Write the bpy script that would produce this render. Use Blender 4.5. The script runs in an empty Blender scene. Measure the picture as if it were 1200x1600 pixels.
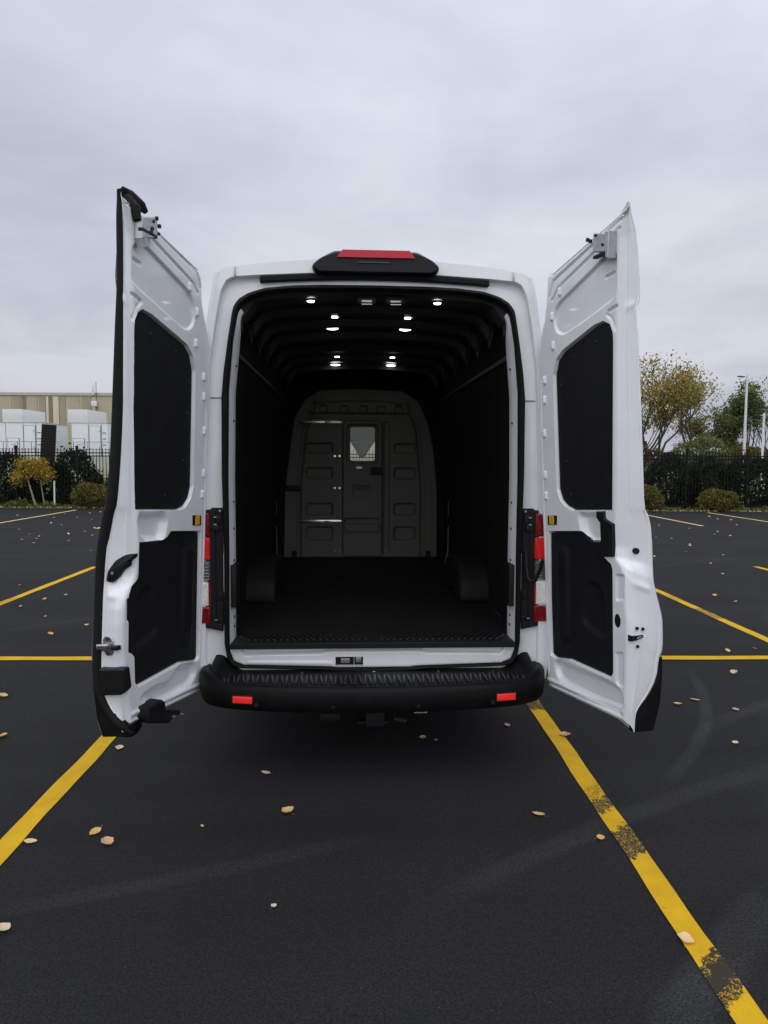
import bpy, bmesh, math, random
import numpy as np
from mathutils import Vector, Matrix
from mathutils.geometry import delaunay_2d_cdt

scene = bpy.context.scene
random.seed(7)
rng = np.random.default_rng(7)
R_ = math.radians

# ------------------------------------------------------------------ camera
cam_data = bpy.data.cameras.new('camera')
cam = bpy.data.objects.new('camera', cam_data)
scene.collection.objects.link(cam)
cam_data.sensor_fit = 'VERTICAL'
cam_data.sensor_height = 36.0
cam_data.lens = 36.0 * 1100.0 / 1600.0
cam_data.clip_start = 0.05
cam_data.clip_end = 3000
_loc = (-0.148, -3.858, 1.683)
_yaw, _pitch, _roll = math.atan(.0517), math.atan(80 / 1100), .0055
_F0 = Vector((math.sin(_yaw), math.cos(_yaw), 0)); _R0 = Vector((math.cos(_yaw), -math.sin(_yaw), 0))
_F = _F0 * math.cos(_pitch) - Vector((0, 0, 1)) * math.sin(_pitch)
_U0 = _R0.cross(_F)
_R = _R0 * math.cos(_roll) + _U0 * math.sin(_roll)
_U = _R.cross(_F)
_m = Matrix(((_R.x, _U.x, -_F.x, _loc[0]), (_R.y, _U.y, -_F.y, _loc[1]), (_R.z, _U.z, -_F.z, _loc[2]), (0, 0, 0, 1)))
cam.matrix_world = _m
scene.camera = cam

# ------------------------------------------------------------------ sky: a high grey cloud deck over a Nishita sky
SUN_EL, SUN_AZ = R_(58), R_(200)
world = bpy.data.worlds.new('World'); scene.world = world; world.use_nodes = True
nt = world.node_tree; nt.nodes.clear()
def N(t, **k):
    n = nt.nodes.new(t)
    for a, b in k.items(): setattr(n, a, b)
    return n
L = nt.links.new
o = N('ShaderNodeOutputWorld'); bg = N('ShaderNodeBackground'); bg.inputs[1].default_value = 0.10
sky = N('ShaderNodeTexSky'); sky.sky_type = 'NISHITA'; sky.sun_disc = False
sky.sun_elevation = SUN_EL; sky.sun_rotation = SUN_AZ; sky.air_density = 1.2; sky.dust_density = 3
tc = N('ShaderNodeTexCoord'); sep = N('ShaderNodeSeparateXYZ'); L(tc.outputs['Generated'], sep.inputs[0])
zz = N('ShaderNodeMath', operation='MAXIMUM'); L(sep.outputs[2], zz.inputs[0]); zz.inputs[1].default_value = 0.0
za = N('ShaderNodeMath', operation='ADD'); L(zz.outputs[0], za.inputs[0]); za.inputs[1].default_value = 0.16
dx = N('ShaderNodeMath', operation='DIVIDE'); L(sep.outputs[0], dx.inputs[0]); L(za.outputs[0], dx.inputs[1])
dy = N('ShaderNodeMath', operation='DIVIDE'); L(sep.outputs[1], dy.inputs[0]); L(za.outputs[0], dy.inputs[1])
cb = N('ShaderNodeCombineXYZ'); L(dx.outputs[0], cb.inputs[0]); L(dy.outputs[0], cb.inputs[1]); cb.inputs[2].default_value = 1.9
n1 = N('ShaderNodeTexNoise'); n1.inputs['Scale'].default_value = 0.50; n1.inputs['Detail'].default_value = 5; n1.inputs['Roughness'].default_value = .5; n1.inputs['Distortion'].default_value = .35
L(cb.outputs[0], n1.inputs['Vector'])
n2 = N('ShaderNodeTexNoise'); n2.inputs['Scale'].default_value = 1.9; n2.inputs['Detail'].default_value = 6; n2.inputs['Roughness'].default_value = .52; n2.inputs['Distortion'].default_value = .5
L(cb.outputs[0], n2.inputs['Vector'])
mx = N('ShaderNodeMath', operation='MULTIPLY'); L(n2.outputs['Fac'], mx.inputs[0]); mx.inputs[1].default_value = .24
ad = N('ShaderNodeMath', operation='MULTIPLY_ADD'); L(n1.outputs['Fac'], ad.inputs[0]); ad.inputs[1].default_value = .76; L(mx.outputs[0], ad.inputs[2])
ramp = N('ShaderNodeValToRGB'); L(ad.outputs[0], ramp.inputs[0])
e = ramp.color_ramp.elements
e[0].position = .375; e[0].color = (.46, .50, .60, 1)
e[1].position = .605; e[1].color = (.755, .775, .85, 1)
m_ = ramp.color_ramp.elements.new(.48); m_.color = (.585, .615, .705, 1)
# the overcast luminance rises from the horizon to the zenith (CIE overcast sky)
cie = N('ShaderNodeMath', operation='MULTIPLY_ADD'); L(zz.outputs[0], cie.inputs[0]); cie.inputs[1].default_value = .78; cie.inputs[2].default_value = .79
cl = N('ShaderNodeVectorMath', operation='SCALE'); L(ramp.outputs[0], cl.inputs[0]); L(cie.outputs[0], cl.inputs['Scale'])
up = N('ShaderNodeVectorMath', operation='SCALE'); L(cl.outputs[0], up.inputs[0]); up.inputs['Scale'].default_value = 10.0
mix = N('ShaderNodeMix', data_type='RGBA'); mix.inputs['Factor'].default_value = .94
L(sky.outputs[0], mix.inputs['A']); L(up.outputs[0], mix.inputs['B'])
L(mix.outputs['Result'], bg.inputs[0]); L(bg.outputs[0], o.inputs[0])

# ------------------------------------------------------------------ sun veiled by the cloud
sd = bpy.data.lights.new('sun', 'SUN'); sd.energy = 1.5; sd.angle = R_(120); sd.color = (1, .97, .93)
sun = bpy.data.objects.new('sun', sd); scene.collection.objects.link(sun)
sv = Vector((math.sin(SUN_AZ) * math.cos(SUN_EL), math.cos(SUN_AZ) * math.cos(SUN_EL), math.sin(SUN_EL)))
sun.rotation_euler = sv.to_track_quat('Z', 'Y').to_euler(); sun.location = (0, -10, 20)

scene.view_settings.view_transform = 'Standard'; scene.view_settings.look = 'None'
scene.view_settings.exposure = 0.0; scene.view_settings.gamma = 1.0
scene.view_settings.use_curve_mapping = False

# ------------------------------------------------------------------ measured tables (metres)
DOOR_R = {'hinge': [(0.01, 0.425), (-0.002, 0.504), (-0.005, 0.922), (-0.012, 1.28), (-0.022, 1.451), (-0.026, 1.793), (-0.024, 2.133), (-0.01, 2.333), (0.015, 2.394), (0.049, 2.456), (0.077, 2.666), (0.117, 2.667)], 'crease': [(0.711, 2.807), (0.668, 2.771), (0.652, 2.436), (0.636, 2.064), (0.625, 1.458), (0.605, 1.236), (0.649, 1.211), (0.671, 1.184), (0.68, 1.05), (0.695, 0.902), (0.693, 0.811), (0.677, 0.531), (0.665, 0.449)], 'edge': [(0.047, 2.852), (0.069, 2.785), (0.095, 2.708), (0.113, 2.467), (0.105, 2.406), (0.084, 2.39), (0.087, 2.363), (0.102, 2.194), (0.111, 1.966), (0.12, 1.677), (0.125, 1.454), (0.147, 1.434), (0.167, 1.351), (0.172, 1.137), (0.183, 1.074), (0.22, 0.95), (0.227, 0.907), (0.226, 0.766), (0.204, 0.742), (0.188, 0.638), (0.131, 0.56), (0.074, 0.513), (0.055, 0.477), (0.05, 0.396)], 'corner': [(0.204, 0.742), (0.225, 0.739), (0.223, 0.633), (0.21, 0.516), (0.167, 0.385), (0.052, 0.395), (0.055, 0.477), (0.074, 0.513), (0.131, 0.56), (0.188, 0.638)], 'trim_up': [(0.54, 2.34), (0.586, 2.317), (0.605, 2.276), (0.607, 2.238), (0.586, 1.455), (0.275, 1.434), (0.211, 1.452), (0.164, 1.482), (0.137, 1.536), (0.122, 2.14), (0.149, 2.212), (0.207, 2.252), (0.469, 2.333)], 'trim_low': [(0.044, 1.299), (0.341, 1.328), (0.367, 1.306), (0.413, 1.287), (0.514, 1.298), (0.519, 1.22), (0.573, 1.193), (0.582, 1.171), (0.578, 0.671), (0.556, 0.636), (0.469, 0.636), (0.217, 0.636), (0.089, 0.609), (0.045, 0.617), (0.037, 0.93)], 'dish': [(0.187, 2.504), (0.546, 2.628), (0.641, 2.658), (0.637, 2.439), (0.387, 2.372), (0.209, 2.334), (0.15, 2.362), (0.133, 2.419), (0.148, 2.48)], 'groove': [[(0.66, 2.733), (0.524, 2.688), (0.18, 2.579), (0.121, 2.528)], [(0.703, 2.778), (0.525, 2.728), (0.134, 2.621), (0.098, 2.554)]], 'slots': [[(0.552, 2.543), (0.61, 2.55)], [(0.579, 2.38), (0.636, 2.393)], [(0.572, 2.368), (0.601, 2.343), (0.626, 2.292)]], 'bumps': [(0.118, 2.443), (0.194, 2.555), (0.125, 2.291), (0.038, 2.121), (0.034, 2.016), (0.028, 1.837), (0.026, 1.611), (0.03, 1.497)], 'bowl': [(0.33, 1.421), (0.474, 1.43), (0.508, 1.297), (0.419, 1.288), (0.374, 1.303), (0.348, 1.341)], 'swoop': [(0.088, 0.584), (0.164, 0.596), (0.543, 0.609), (0.638, 0.596), (0.648, 0.49), (0.541, 0.481), (0.205, 0.49), (0.108, 0.509)], 'rects': [[(0.613, 1.149), (0.665, 1.157), (0.663, 1.038), (0.611, 1.028)], [(0.606, 0.773), (0.655, 0.786), (0.653, 0.623), (0.621, 0.614), (0.604, 0.628)]], 'reflector': [(0.044, 1.39), (0.132, 1.396), (0.13, 1.346), (0.043, 1.339)], 'latch': [(0.526, 2.749), (0.631, 2.718), (0.629, 2.634), (0.524, 2.662)], 'latch_side': [(0.623, 2.73), (0.65, 2.722), (0.64, 2.607), (0.621, 2.606)], 'latch_bits': [(0.486, 2.729), (0.549, 2.731), (0.636, 2.703), (0.636, 2.671), (0.617, 2.619), (0.597, 2.676), (0.506, 2.717)], 'cover': [(0.48, 1.443), (0.542, 1.448), (0.545, 1.413), (0.608, 1.392), (0.605, 1.236), (0.513, 1.224), (0.509, 1.356), (0.507, 1.387), (0.479, 1.412)], 'holes': [(0.621, 0.932), (0, 0)], 'tholes': [(0.083, 1.263), (0.044, 0.909), (0.08, 0.901), (0.046, 0.823), (0.039, 0.866), (-0.422, 0.714)], 'fast_up': [(0.279, 2.216), (0.472, 2.257), (0.587, 2.146), (0.17, 2.081), (0.172, 1.919), (0.208, 1.68), (0.241, 1.513), (0.582, 1.72)]}
DOOR_L = {'hinge': [(-0.052, 0.4), (-0.043, 0.612), (-0.054, 0.85), (-0.058, 1.077), (-0.057, 1.328), (-0.051, 1.539), (-0.036, 1.961), (-0.049, 2.216), (-0.023, 2.344), (0.016, 2.417), (0.056, 2.501), (0.066, 2.616), (0.105, 2.658)], 'crease': [(0.737, 2.787), (0.713, 2.736), (0.686, 2.622), (0.676, 2.359), (0.65, 2.094), (0.628, 1.82), (0.609, 1.454), (0.608, 1.454), (0.598, 1.206), (0.615, 1.131), (0.677, 1.081), (0.699, 0.994), (0.692, 0.793), (0.647, 0.601), (0.631, 0.533), (0.622, 0.45)], 'edge': [(0.064, 2.854), (0.066, 2.791), (0.061, 2.72), (0.054, 2.453), (0.061, 2.091), (0.068, 1.724), (0.073, 1.481), (0.098, 1.444), (0.113, 1.359), (0.124, 1.174), (0.125, 1.004), (0.127, 0.786), (0.126, 0.644), (0.091, 0.562), (0.05, 0.512), (0.018, 0.469), (0.005, 0.44)], 'seal': [(0.057, 2.843), (0.069, 2.782), (0.064, 2.631), (0.057, 2.453), (0.063, 2.273), (0.066, 2.091), (0.073, 1.723), (0.087, 1.48), (0.104, 1.444), (0.119, 1.359), (0.137, 1.25), (0.14, 1.096), (0.141, 0.94), (0.144, 0.784), (0.139, 0.643), (0.104, 0.56), (0.059, 0.503), (0.018, 0.461), (-0.002, 0.425)], 'skin': [(0.069, 2.853), (0.083, 2.783), (0.093, 2.543), (0.096, 2.471), (0.081, 2.399), (0.078, 2.363), (0.09, 2.0), (0.098, 1.629), (0.108, 1.46), (0.111, 1.451), (0.143, 1.342), (0.158, 1.21), (0.16, 1.001), (0.176, 0.898), (0.18, 0.78), (0.174, 0.733), (0.147, 0.483), (0.114, 0.401)], 'corner': [(0.179, 0.748), (0.152, 0.748), (0.123, 0.629), (0.082, 0.563), (0.037, 0.514), (0.005, 0.463), (-0.029, 0.476), (-0.028, 0.436), (-0.009, 0.401), (0.035, 0.412), (0.114, 0.399), (0.147, 0.483), (0.17, 0.623)], 'trim_up': [(0.596, 2.349), (0.628, 2.329), (0.647, 2.293), (0.649, 2.257), (0.601, 1.454), (0.238, 1.43), (0.177, 1.442), (0.127, 1.482), (0.104, 1.541), (0.117, 2.141), (0.146, 2.211), (0.2, 2.255), (0.281, 2.278), (0.521, 2.341)], 'trim_low': [(0.575, 1.297), (0.383, 1.285), (0.338, 1.299), (0.308, 1.324), (0.01, 1.297), (0.005, 1.269), (-0.012, 0.6), (0.006, 0.591), (0.175, 0.627), (0.561, 0.621), (0.583, 0.648), (0.594, 0.774), (0.615, 0.796), (0.642, 0.807), (0.647, 1.068), (0.627, 1.102), (0.582, 1.13), (0.576, 1.156)], 'dish': [(0.14, 2.473), (0.134, 2.381), (0.184, 2.335), (0.245, 2.335), (0.632, 2.441), (0.672, 2.458), (0.678, 2.624), (0.584, 2.636), (0.194, 2.523)], 'groove': [[(0.65, 2.708), (0.536, 2.68), (0.156, 2.573), (0.112, 2.537)], [(0.676, 2.77), (0.538, 2.734), (0.128, 2.637), (0.081, 2.57)]], 'slots': [[(0.652, 2.556), (0.604, 2.549)], [(0.673, 2.403), (0.614, 2.386)], [(0.663, 2.299), (0.644, 2.352), (0.609, 2.381)]], 'bumps': [(0.116, 2.437), (0.196, 2.543), (0.118, 2.279), (0.026, 2.12), (0.019, 2.017), (0.004, 1.837), (-0.001, 1.61), (0.006, 1.498)], 'bowl': [(0.58, 1.433), (0.382, 1.423), (0.35, 1.387), (0.369, 1.315), (0.398, 1.293), (0.535, 1.316), (0.578, 1.367)], 'swoop': [(0.545, 0.559), (0.402, 0.567), (0.294, 0.545), (0.199, 0.605), (0.042, 0.576), (0.016, 0.515), (0.072, 0.481), (0.275, 0.478), (0.414, 0.49)], 'rects': [[(0.664, 1.055), (0.644, 1.052), (0.64, 0.95), (0.669, 0.957)]], 'reflector': [(0.102, 1.392), (0.012, 1.386), (0.009, 1.331), (0.099, 1.339)], 'latch': [(0.675, 2.729), (0.556, 2.768), (0.552, 2.675), (0.671, 2.64)], 'latch_side': [(0.667, 2.641), (0.639, 2.649), (0.637, 2.61), (0.659, 2.603)], 'latch_bits': [(0.564, 2.758), (0.588, 2.737), (0.541, 2.731), (0.545, 2.696), (0.605, 2.684), (0.65, 2.617), (0.599, 2.702)], 'lever': [(0.024, 1.253), (-0.014, 1.256), (-0.008, 1.239), (0.013, 1.222), (0.01, 1.201), (0.034, 1.182), (0.048, 1.15), (0.069, 1.125), (0.097, 1.13), (0.092, 1.177), (0.063, 1.225)], 'lever_pivot': (0.07, 1.169), 'strike_plate': [(0.091, 0.883), (0.055, 0.887), (0.037, 0.87), (0.036, 0.823), (0.048, 0.802), (0.079, 0.793), (0.101, 0.816), (0.106, 0.862)], 'strike_bar': [(0.132, 0.841), (0.05, 0.858), (0.049, 0.827), (0.132, 0.815)], 'strike_peg': [(0.036, 0.85), (0.002, 0.854), (0.001, 0.835), (0.036, 0.831)], 'box': [(0.11, 0.729), (0.104, 0.737), (-0.027, 0.755), (-0.034, 0.75), (-0.033, 0.656), (0.0, 0.622), (0.101, 0.61), (0.108, 0.619)], 'foot': [(0.558, 0.523), (0.437, 0.522), (0.407, 0.501), (0.398, 0.459), (0.258, 0.407), (0.257, 0.384), (0.333, 0.39), (0.364, 0.377), (0.555, 0.447)], 'fast_up': [(0.504, 2.256), (0.282, 2.214), (0.155, 2.079), (0.165, 1.917), (0.19, 1.676), (0.349, 1.503), (0.632, 2.155)]}
LEAF_NEAR = [(-0.586, -0.157, 0.066), (-0.434, -0.586, 0.119), (-1.284, -0.737, 0.09), (-1.194, -0.837, 0.087), (-1.537, -0.802, 0.066), (-1.473, 0.199, 0.066), (0.761, -0.659, 0.084), (0.983, -0.885, 0.046), (1.191, 0.3, 0.09), (1.044, -1.55, 0.084), (-1.373, -1.394, 0.067), (-2.577, 1.141, 0.084), (-2.237, 0.409, 0.073), (0.871, 0.47, 0.069), (0.307, 0.283, 0.051), (0.385, 0.251, 0.036), (2.146, 0.815, 0.07), (2.312, 0.901, 0.09), (2.491, 0.689, 0.062), (2.179, 0.144, 0.063), (-0.423, -1.305, 0.03), (-0.812, -0.701, 0.023)]
LEAF_FAR = [(-3.872, 4.272), (-3.756, 4.64), (-3.617, 4.918), (-3.367, 3.729), (-4.505, 5.654), (-2.784, 3.302), (-2.989, 2.939), (-4.869, 9.278), (-9.927, 17.478), (-8.78, 18.073), (-8.102, 18.271), (-7.254, 16.044), (-7.881, 14.878), (-7.389, 14.307), (-7.933, 13.199), (-7.229, 12.129), (-6.9, 11.036), (-6.826, 11.687), (-6.714, 11.289), (-6.414, 10.475), (-6.379, 12.13), (-5.856, 10.788), (-6.261, 12.78), (-6.289, 13.514), (-5.768, 11.893), (-7.922, 16.768), (-8.579, 16.757), (-7.993, 18.891), (10.221, 18.72), (11.024, 17.301), (10.862, 16.503), (11.025, 16.07), (10.287, 14.457), (8.554, 13.6), (8.44, 12.147), (8.845, 12.748), (8.613, 11.777), (6.742, 11.495), (6.963, 11.199), (6.874, 10.18), (6.73, 9.876), (6.229, 9.022), (6.66, 8.497), (5.863, 7.424), (5.505, 6.389), (5.308, 8.332), (4.478, 4.698), (4.541, 4.322), (3.534, 2.228), (3.248, 2.161), (2.927, 1.497), (8.085, 14.309)]
CAM = {'loc': (-0.148, -3.858, 1.683), 'R': [0.998672, -0.051232, 0.005485], 'U': [-0.001748, 0.072722, 0.997351], 'F': [0.051495, 0.996036, -0.072536]}

# ------------------------------------------------------------------ material helpers
def new_mat(name):
    m = bpy.data.materials.new(name); m.use_nodes = True
    t = m.node_tree; b = t.nodes['Principled BSDF']
    return m, t, b
def plain(name, col, rough=.5, metal=0.0, coat=0.0, noise=0.0, nscale=30, bump=0.0, bscale=200, spec=.5, emit=None, estr=0):
    m, t, b = new_mat(name)
    b.inputs['Base Color'].default_value = (*col, 1); b.inputs['Roughness'].default_value = rough
    b.inputs['Metallic'].default_value = metal; b.inputs['Coat Weight'].default_value = coat
    b.inputs['Coat Roughness'].default_value = .06; b.inputs['Specular IOR Level'].default_value = spec
    tc = t.nodes.new('ShaderNodeTexCoord')
    if noise:
        n = t.nodes.new('ShaderNodeTexNoise'); n.inputs['Scale'].default_value = nscale; n.inputs['Detail'].default_value = 6
        t.links.new(tc.outputs['Object'], n.inputs['Vector'])
        mp = t.nodes.new('ShaderNodeMapRange'); mp.inputs[1].default_value = .3; mp.inputs[2].default_value = .7
        mp.inputs[3].default_value = 1 - noise; mp.inputs[4].default_value = 1 + noise
        t.links.new(n.outputs['Fac'], mp.inputs[0])
        s = t.nodes.new('ShaderNodeVectorMath'); s.operation = 'SCALE'; s.inputs[0].default_value = col
        t.links.new(mp.outputs[0], s.inputs['Scale']); t.links.new(s.outputs[0], b.inputs['Base Color'])
        if noise < .05: noise = 0
        mr = t.nodes.new('ShaderNodeMapRange'); mr.inputs[3].default_value = max(.02, rough - .08); mr.inputs[4].default_value = rough + .1
        t.links.new(n.outputs['Fac'], mr.inputs[0])
        if noise: t.links.new(mr.outputs[0], b.inputs['Roughness'])
    if bump:
        n = t.nodes.new('ShaderNodeTexNoise'); n.inputs['Scale'].default_value = bscale; n.inputs['Detail'].default_value = 4
        t.links.new(tc.outputs['Object'], n.inputs['Vector'])
        bp = t.nodes.new('ShaderNodeBump'); bp.inputs['Strength'].default_value = bump; bp.inputs['Distance'].default_value = .002
        t.links.new(n.outputs['Fac'], bp.inputs['Height']); t.links.new(bp.outputs[0], b.inputs['Normal'])
    if emit:
        b.inputs['Emission Color'].default_value = (*emit, 1); b.inputs['Emission Strength'].default_value = estr
    return m
def glass_mat(name, tint=(1, 1, 1), refl=.08):
    m = bpy.data.materials.new(name); m.use_nodes = True; t = m.node_tree; t.nodes.clear()
    o = t.nodes.new('ShaderNodeOutputMaterial'); tr = t.nodes.new('ShaderNodeBsdfTransparent'); tr.inputs[0].default_value = (*tint, 1)
    g = t.nodes.new('ShaderNodeBsdfGlossy'); g.inputs['Roughness'].default_value = .02
    lw = t.nodes.new('ShaderNodeFresnel'); lw.inputs[0].default_value = 1.45
    mx = t.nodes.new('ShaderNodeMixShader'); t.links.new(lw.outputs[0], mx.inputs[0]); t.links.new(tr.outputs[0], mx.inputs[1]); t.links.new(g.outputs[0], mx.inputs[2])
    t.links.new(mx.outputs[0], o.inputs[0]); return m

M = {}
M['white'] = plain('white_paint', (.82, .84, .86), .25, coat=.8, noise=.03, nscale=4)
M['white_door'] = plain('white_inner_paint', (.82, .84, .87), .25, coat=.6, noise=.03, nscale=6)
M['black'] = plain('black_plastic', (.009, .009, .010), .5, noise=.15, nscale=20, bump=.25, bscale=500, spec=.28)
M['bumper'] = plain('bumper_plastic', (.0055, .0055, .006), .5, noise=.3, nscale=14, bump=.3, bscale=420, spec=.16)
M['trim'] = plain('hardboard_trim', (.008, .0085, .0095), .65, noise=.12, nscale=9, spec=.22)
M['rubber'] = plain('rubber', (.009, .009, .009), .7, bump=.2, bscale=150, spec=.2)
M['mat'] = plain('rubber_mat', (.009, .0093, .010), .6, noise=.2, nscale=8, bump=.3, bscale=300, spec=.22)
M['liner'] = plain('liner_board', (.008, .008, .009), .7, noise=.15, nscale=5, spec=.25)
M['ceiling'] = plain('bare_roof_metal', (.062, .063, .064), .40, noise=.15, nscale=5, spec=.3)
M['bulk'] = plain('bulkhead_grey', (.120, .117, .104), .5, noise=.08, nscale=4, bump=.1, bscale=300)
M['steel'] = plain('zinc_steel', (.45, .45, .46), .35, metal=.9, noise=.15, nscale=40)
M['steel_dark'] = plain('dark_steel', (.06, .06, .065), .4, metal=.6, noise=.2, nscale=30)
M['chrome'] = plain('bright_steel', (.62, .62, .63), .22, metal=1)
M['red'] = plain('red_lens', (.20, .003, .006), .12, coat=.6, noise=.5, nscale=90, bump=.5, bscale=150)
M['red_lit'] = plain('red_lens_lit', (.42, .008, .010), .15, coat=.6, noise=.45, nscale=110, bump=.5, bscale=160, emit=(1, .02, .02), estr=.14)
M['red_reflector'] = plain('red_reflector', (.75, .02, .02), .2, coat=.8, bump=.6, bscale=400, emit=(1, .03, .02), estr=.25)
M['red_brake'] = plain('brake_light_lens', (.42, .005, .018), .35, coat=.15, bump=.1, bscale=100, spec=.3)
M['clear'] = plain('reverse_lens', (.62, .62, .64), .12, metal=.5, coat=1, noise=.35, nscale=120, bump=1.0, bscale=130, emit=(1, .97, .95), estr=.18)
M['amber'] = plain('amber_reflector', (.72, .42, .02), .2, coat=.8, bump=.4, bscale=300)
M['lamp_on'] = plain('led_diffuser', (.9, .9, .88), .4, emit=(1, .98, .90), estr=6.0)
M['glass'] = glass_mat('window_glass', (.93, .96, .95))
M['tread'] = plain('glossy_tread', (.014, .014, .015), .33, noise=.2, nscale=30, spec=.5)
M['clear_dark'] = plain('smoked_lens', (.10, .10, .105), .12, coat=.8, noise=.4, nscale=100, bump=.6, bscale=120)
M['tyre'] = plain('tyre_rubber', (.018, .018, .018), .75, noise=.2, nscale=30, bump=.4, bscale=90)
M['cab'] = plain('cab_trim', (.010, .010, .011), .7, spec=.2)
M['sticker'] = plain('pale_sticker', (.55, .52, .42), .6)

# ------------------------------------------------------------------ object helpers
COL = scene.collection
def tag(o, label=None, cat=None, group=None, kind=None):
    if label: o['label'] = label
    if cat: o['category'] = cat
    if group: o['group'] = group
    if kind: o['kind'] = kind
    return o
def empty(name, loc=(0, 0, 0)):
    o = bpy.data.objects.new(name, None); COL.objects.link(o); o.location = loc; o.empty_display_size = .1; return o
def mesh_obj(name, verts, faces, mat, parent=None, smooth=True, angle=35, mats=None, midx=None):
    me = bpy.data.meshes.new(name); me.from_pydata([tuple(map(float, v)) for v in verts], [], faces)
    for mm in (mats or [mat]): me.materials.append(mm if not isinstance(mm, str) else M[mm])
    if midx is not None: me.polygons.foreach_set('material_index', midx)
    if smooth:
        me.polygons.foreach_set('use_smooth', [True] * len(me.polygons)); me.set_sharp_from_angle(angle=R_(angle))
    me.update()
    o = bpy.data.objects.new(name, me); COL.objects.link(o)
    if parent is not None: o.parent = parent
    return o
class MB:
    """collects the pieces of ONE part"""
    def __init__(s): s.v = []; s.f = []
    def add(s, v, f):
        b = len(s.v); s.v += [tuple(x) for x in v]; s.f += [tuple(i + b for i in q) for q in f]; return s
    def box(s, c, size, bev=0.0, rot=None):
        bm = bmesh.new(); bmesh.ops.create_cube(bm, size=1)
        for v in bm.verts: v.co = Vector((v.co.x * size[0], v.co.y * size[1], v.co.z * size[2]))
        if bev: bmesh.ops.bevel(bm, geom=bm.edges[:], offset=bev, segments=2, profile=.6, affect='EDGES')
        m = Matrix.Translation(c) @ (rot.to_4x4() if rot is not None else Matrix())
        bmesh.ops.transform(bm, matrix=m, verts=bm.verts); bm.verts.index_update()
        s.add([v.co[:] for v in bm.verts], [[v.index for v in f.verts] for f in bm.faces]); bm.free(); return s
    def tube(s, pts, rad, n=8, caps=True):
        pts = [Vector(p) for p in pts]; k = len(pts); rad = rad if isinstance(rad, (list, tuple)) else [rad] * k
        b = len(s.v); prev = None
        for i, p in enumerate(pts):
            d = (pts[min(i + 1, k - 1)] - pts[max(i - 1, 0)]).normalized()
            if prev is None: a = d.orthogonal().normalized()
            else: a = (prev - d * prev.dot(d)).normalized()
            prev = a; c = d.cross(a)
            for j in range(n):
                t = 2 * math.pi * j / n; s.v.append(tuple(p + (a * math.cos(t) + c * math.sin(t)) * rad[i]))
        for i in range(k - 1):
            for j in range(n):
                s.f.append((b + i * n + j, b + i * n + (j + 1) % n, b + (i + 1) * n + (j + 1) % n, b + (i + 1) * n + j))
        if caps:
            s.f.append(tuple(b + j for j in range(n))[::-1]); s.f.append(tuple(b + (k - 1) * n + j for j in range(n)))
        return s
    def prism(s, poly, toP, w0, w1, bev=.003):
        """polygon in a local plane raised from w0 to w1, with a chamfered front edge"""
        poly = [tuple(p) for p in poly]
        ar = sum(poly[i][0] * poly[(i + 1) % len(poly)][1] - poly[(i + 1) % len(poly)][0] * poly[i][1] for i in range(len(poly)))
        if ar < 0: poly = poly[::-1]
        ins = inset(poly, bev); n = len(poly); b = len(s.v)
        s.v += [tuple(toP(x, z, w0)) for x, z in poly] + [tuple(toP(x, z, w1 - bev)) for x, z in poly] + [tuple(toP(x, z, w1)) for x, z in ins]
        for i in range(n):
            j = (i + 1) % n
            s.f.append((b + i, b + j, b + n + j, b + n + i)); s.f.append((b + n + i, b + n + j, b + 2 * n + j, b + 2 * n + i))
        s.f.append(tuple(b + 2 * n + i for i in range(n))); s.f.append(tuple(b + i for i in range(n))[::-1]); return s
    def build(s, name, mat, parent=None, smooth=True, angle=35):
        return mesh_obj(name, s.v, s.f, mat, parent, smooth, angle)
def inset(poly, d):
    n = len(poly); out = []
    for i in range(n):
        a, b, c = Vector(poly[i - 1]), Vector(poly[i]), Vector(poly[(i + 1) % n])
        e1 = (b - a).normalized(); e2 = (c - b).normalized()
        n1 = Vector((-e1.y, e1.x)); n2 = Vector((-e2.y, e2.x)); h = (n1 + n2)
        h = h / max(.35, h.length_squared) * 2 if h.length > 1e-6 else n1
        out.append(tuple(b + h * d))
    return out
def fillet(poly, r, n=4):
    out = []; k = len(poly)
    for i in range(k):
        a, b, c = Vector(poly[i - 1]), Vector(poly[i]), Vector(poly[(i + 1) % k])
        l = min(r, .45 * (a - b).length, .45 * (c - b).length)
        p = b + (a - b).normalized() * l; q = b + (c - b).normalized() * l
        for j in range(n + 1):
            t = j / n; out.append(tuple(p * (1 - t) ** 2 + b * 2 * t * (1 - t) + q * t * t))
    return out
def smoothstep(a, b, x):
    t = np.clip((x - a) / (b - a), 0, 1); return t * t * (3 - 2 * t)
def dist_lines(P, pts, closed=False):
    pts = np.asarray(pts, float); k = len(pts); d = np.full(len(P), 1e9); X = np.ascontiguousarray(P[:, 0]); Y = np.ascontiguousarray(P[:, 1])
    for i in range(k if closed else k - 1):
        ax, ay = pts[i]; bx, by = pts[(i + 1) % k]; ux, uy = bx - ax, by - ay; qx = X - ax; qy = Y - ay
        t = np.clip((qx * ux + qy * uy) / max(1e-12, ux * ux + uy * uy), 0, 1)
        qx -= t * ux; qy -= t * uy; np.minimum(d, qx * qx + qy * qy, out=d)
    return np.sqrt(d)
def sd_poly(P, poly):
    d = dist_lines(P, poly, True); ins = np.zeros(len(P), bool); k = len(poly)
    for i in range(k):
        x1, y1 = poly[i]; x2, y2 = poly[(i + 1) % k]
        if y1 == y2: continue
        c = ((y1 > P[:, 1]) != (y2 > P[:, 1])) & (P[:, 0] < (x2 - x1) * (P[:, 1] - y1) / (y2 - y1) + x1); ins ^= c
    return np.where(ins, -d, d)
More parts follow.
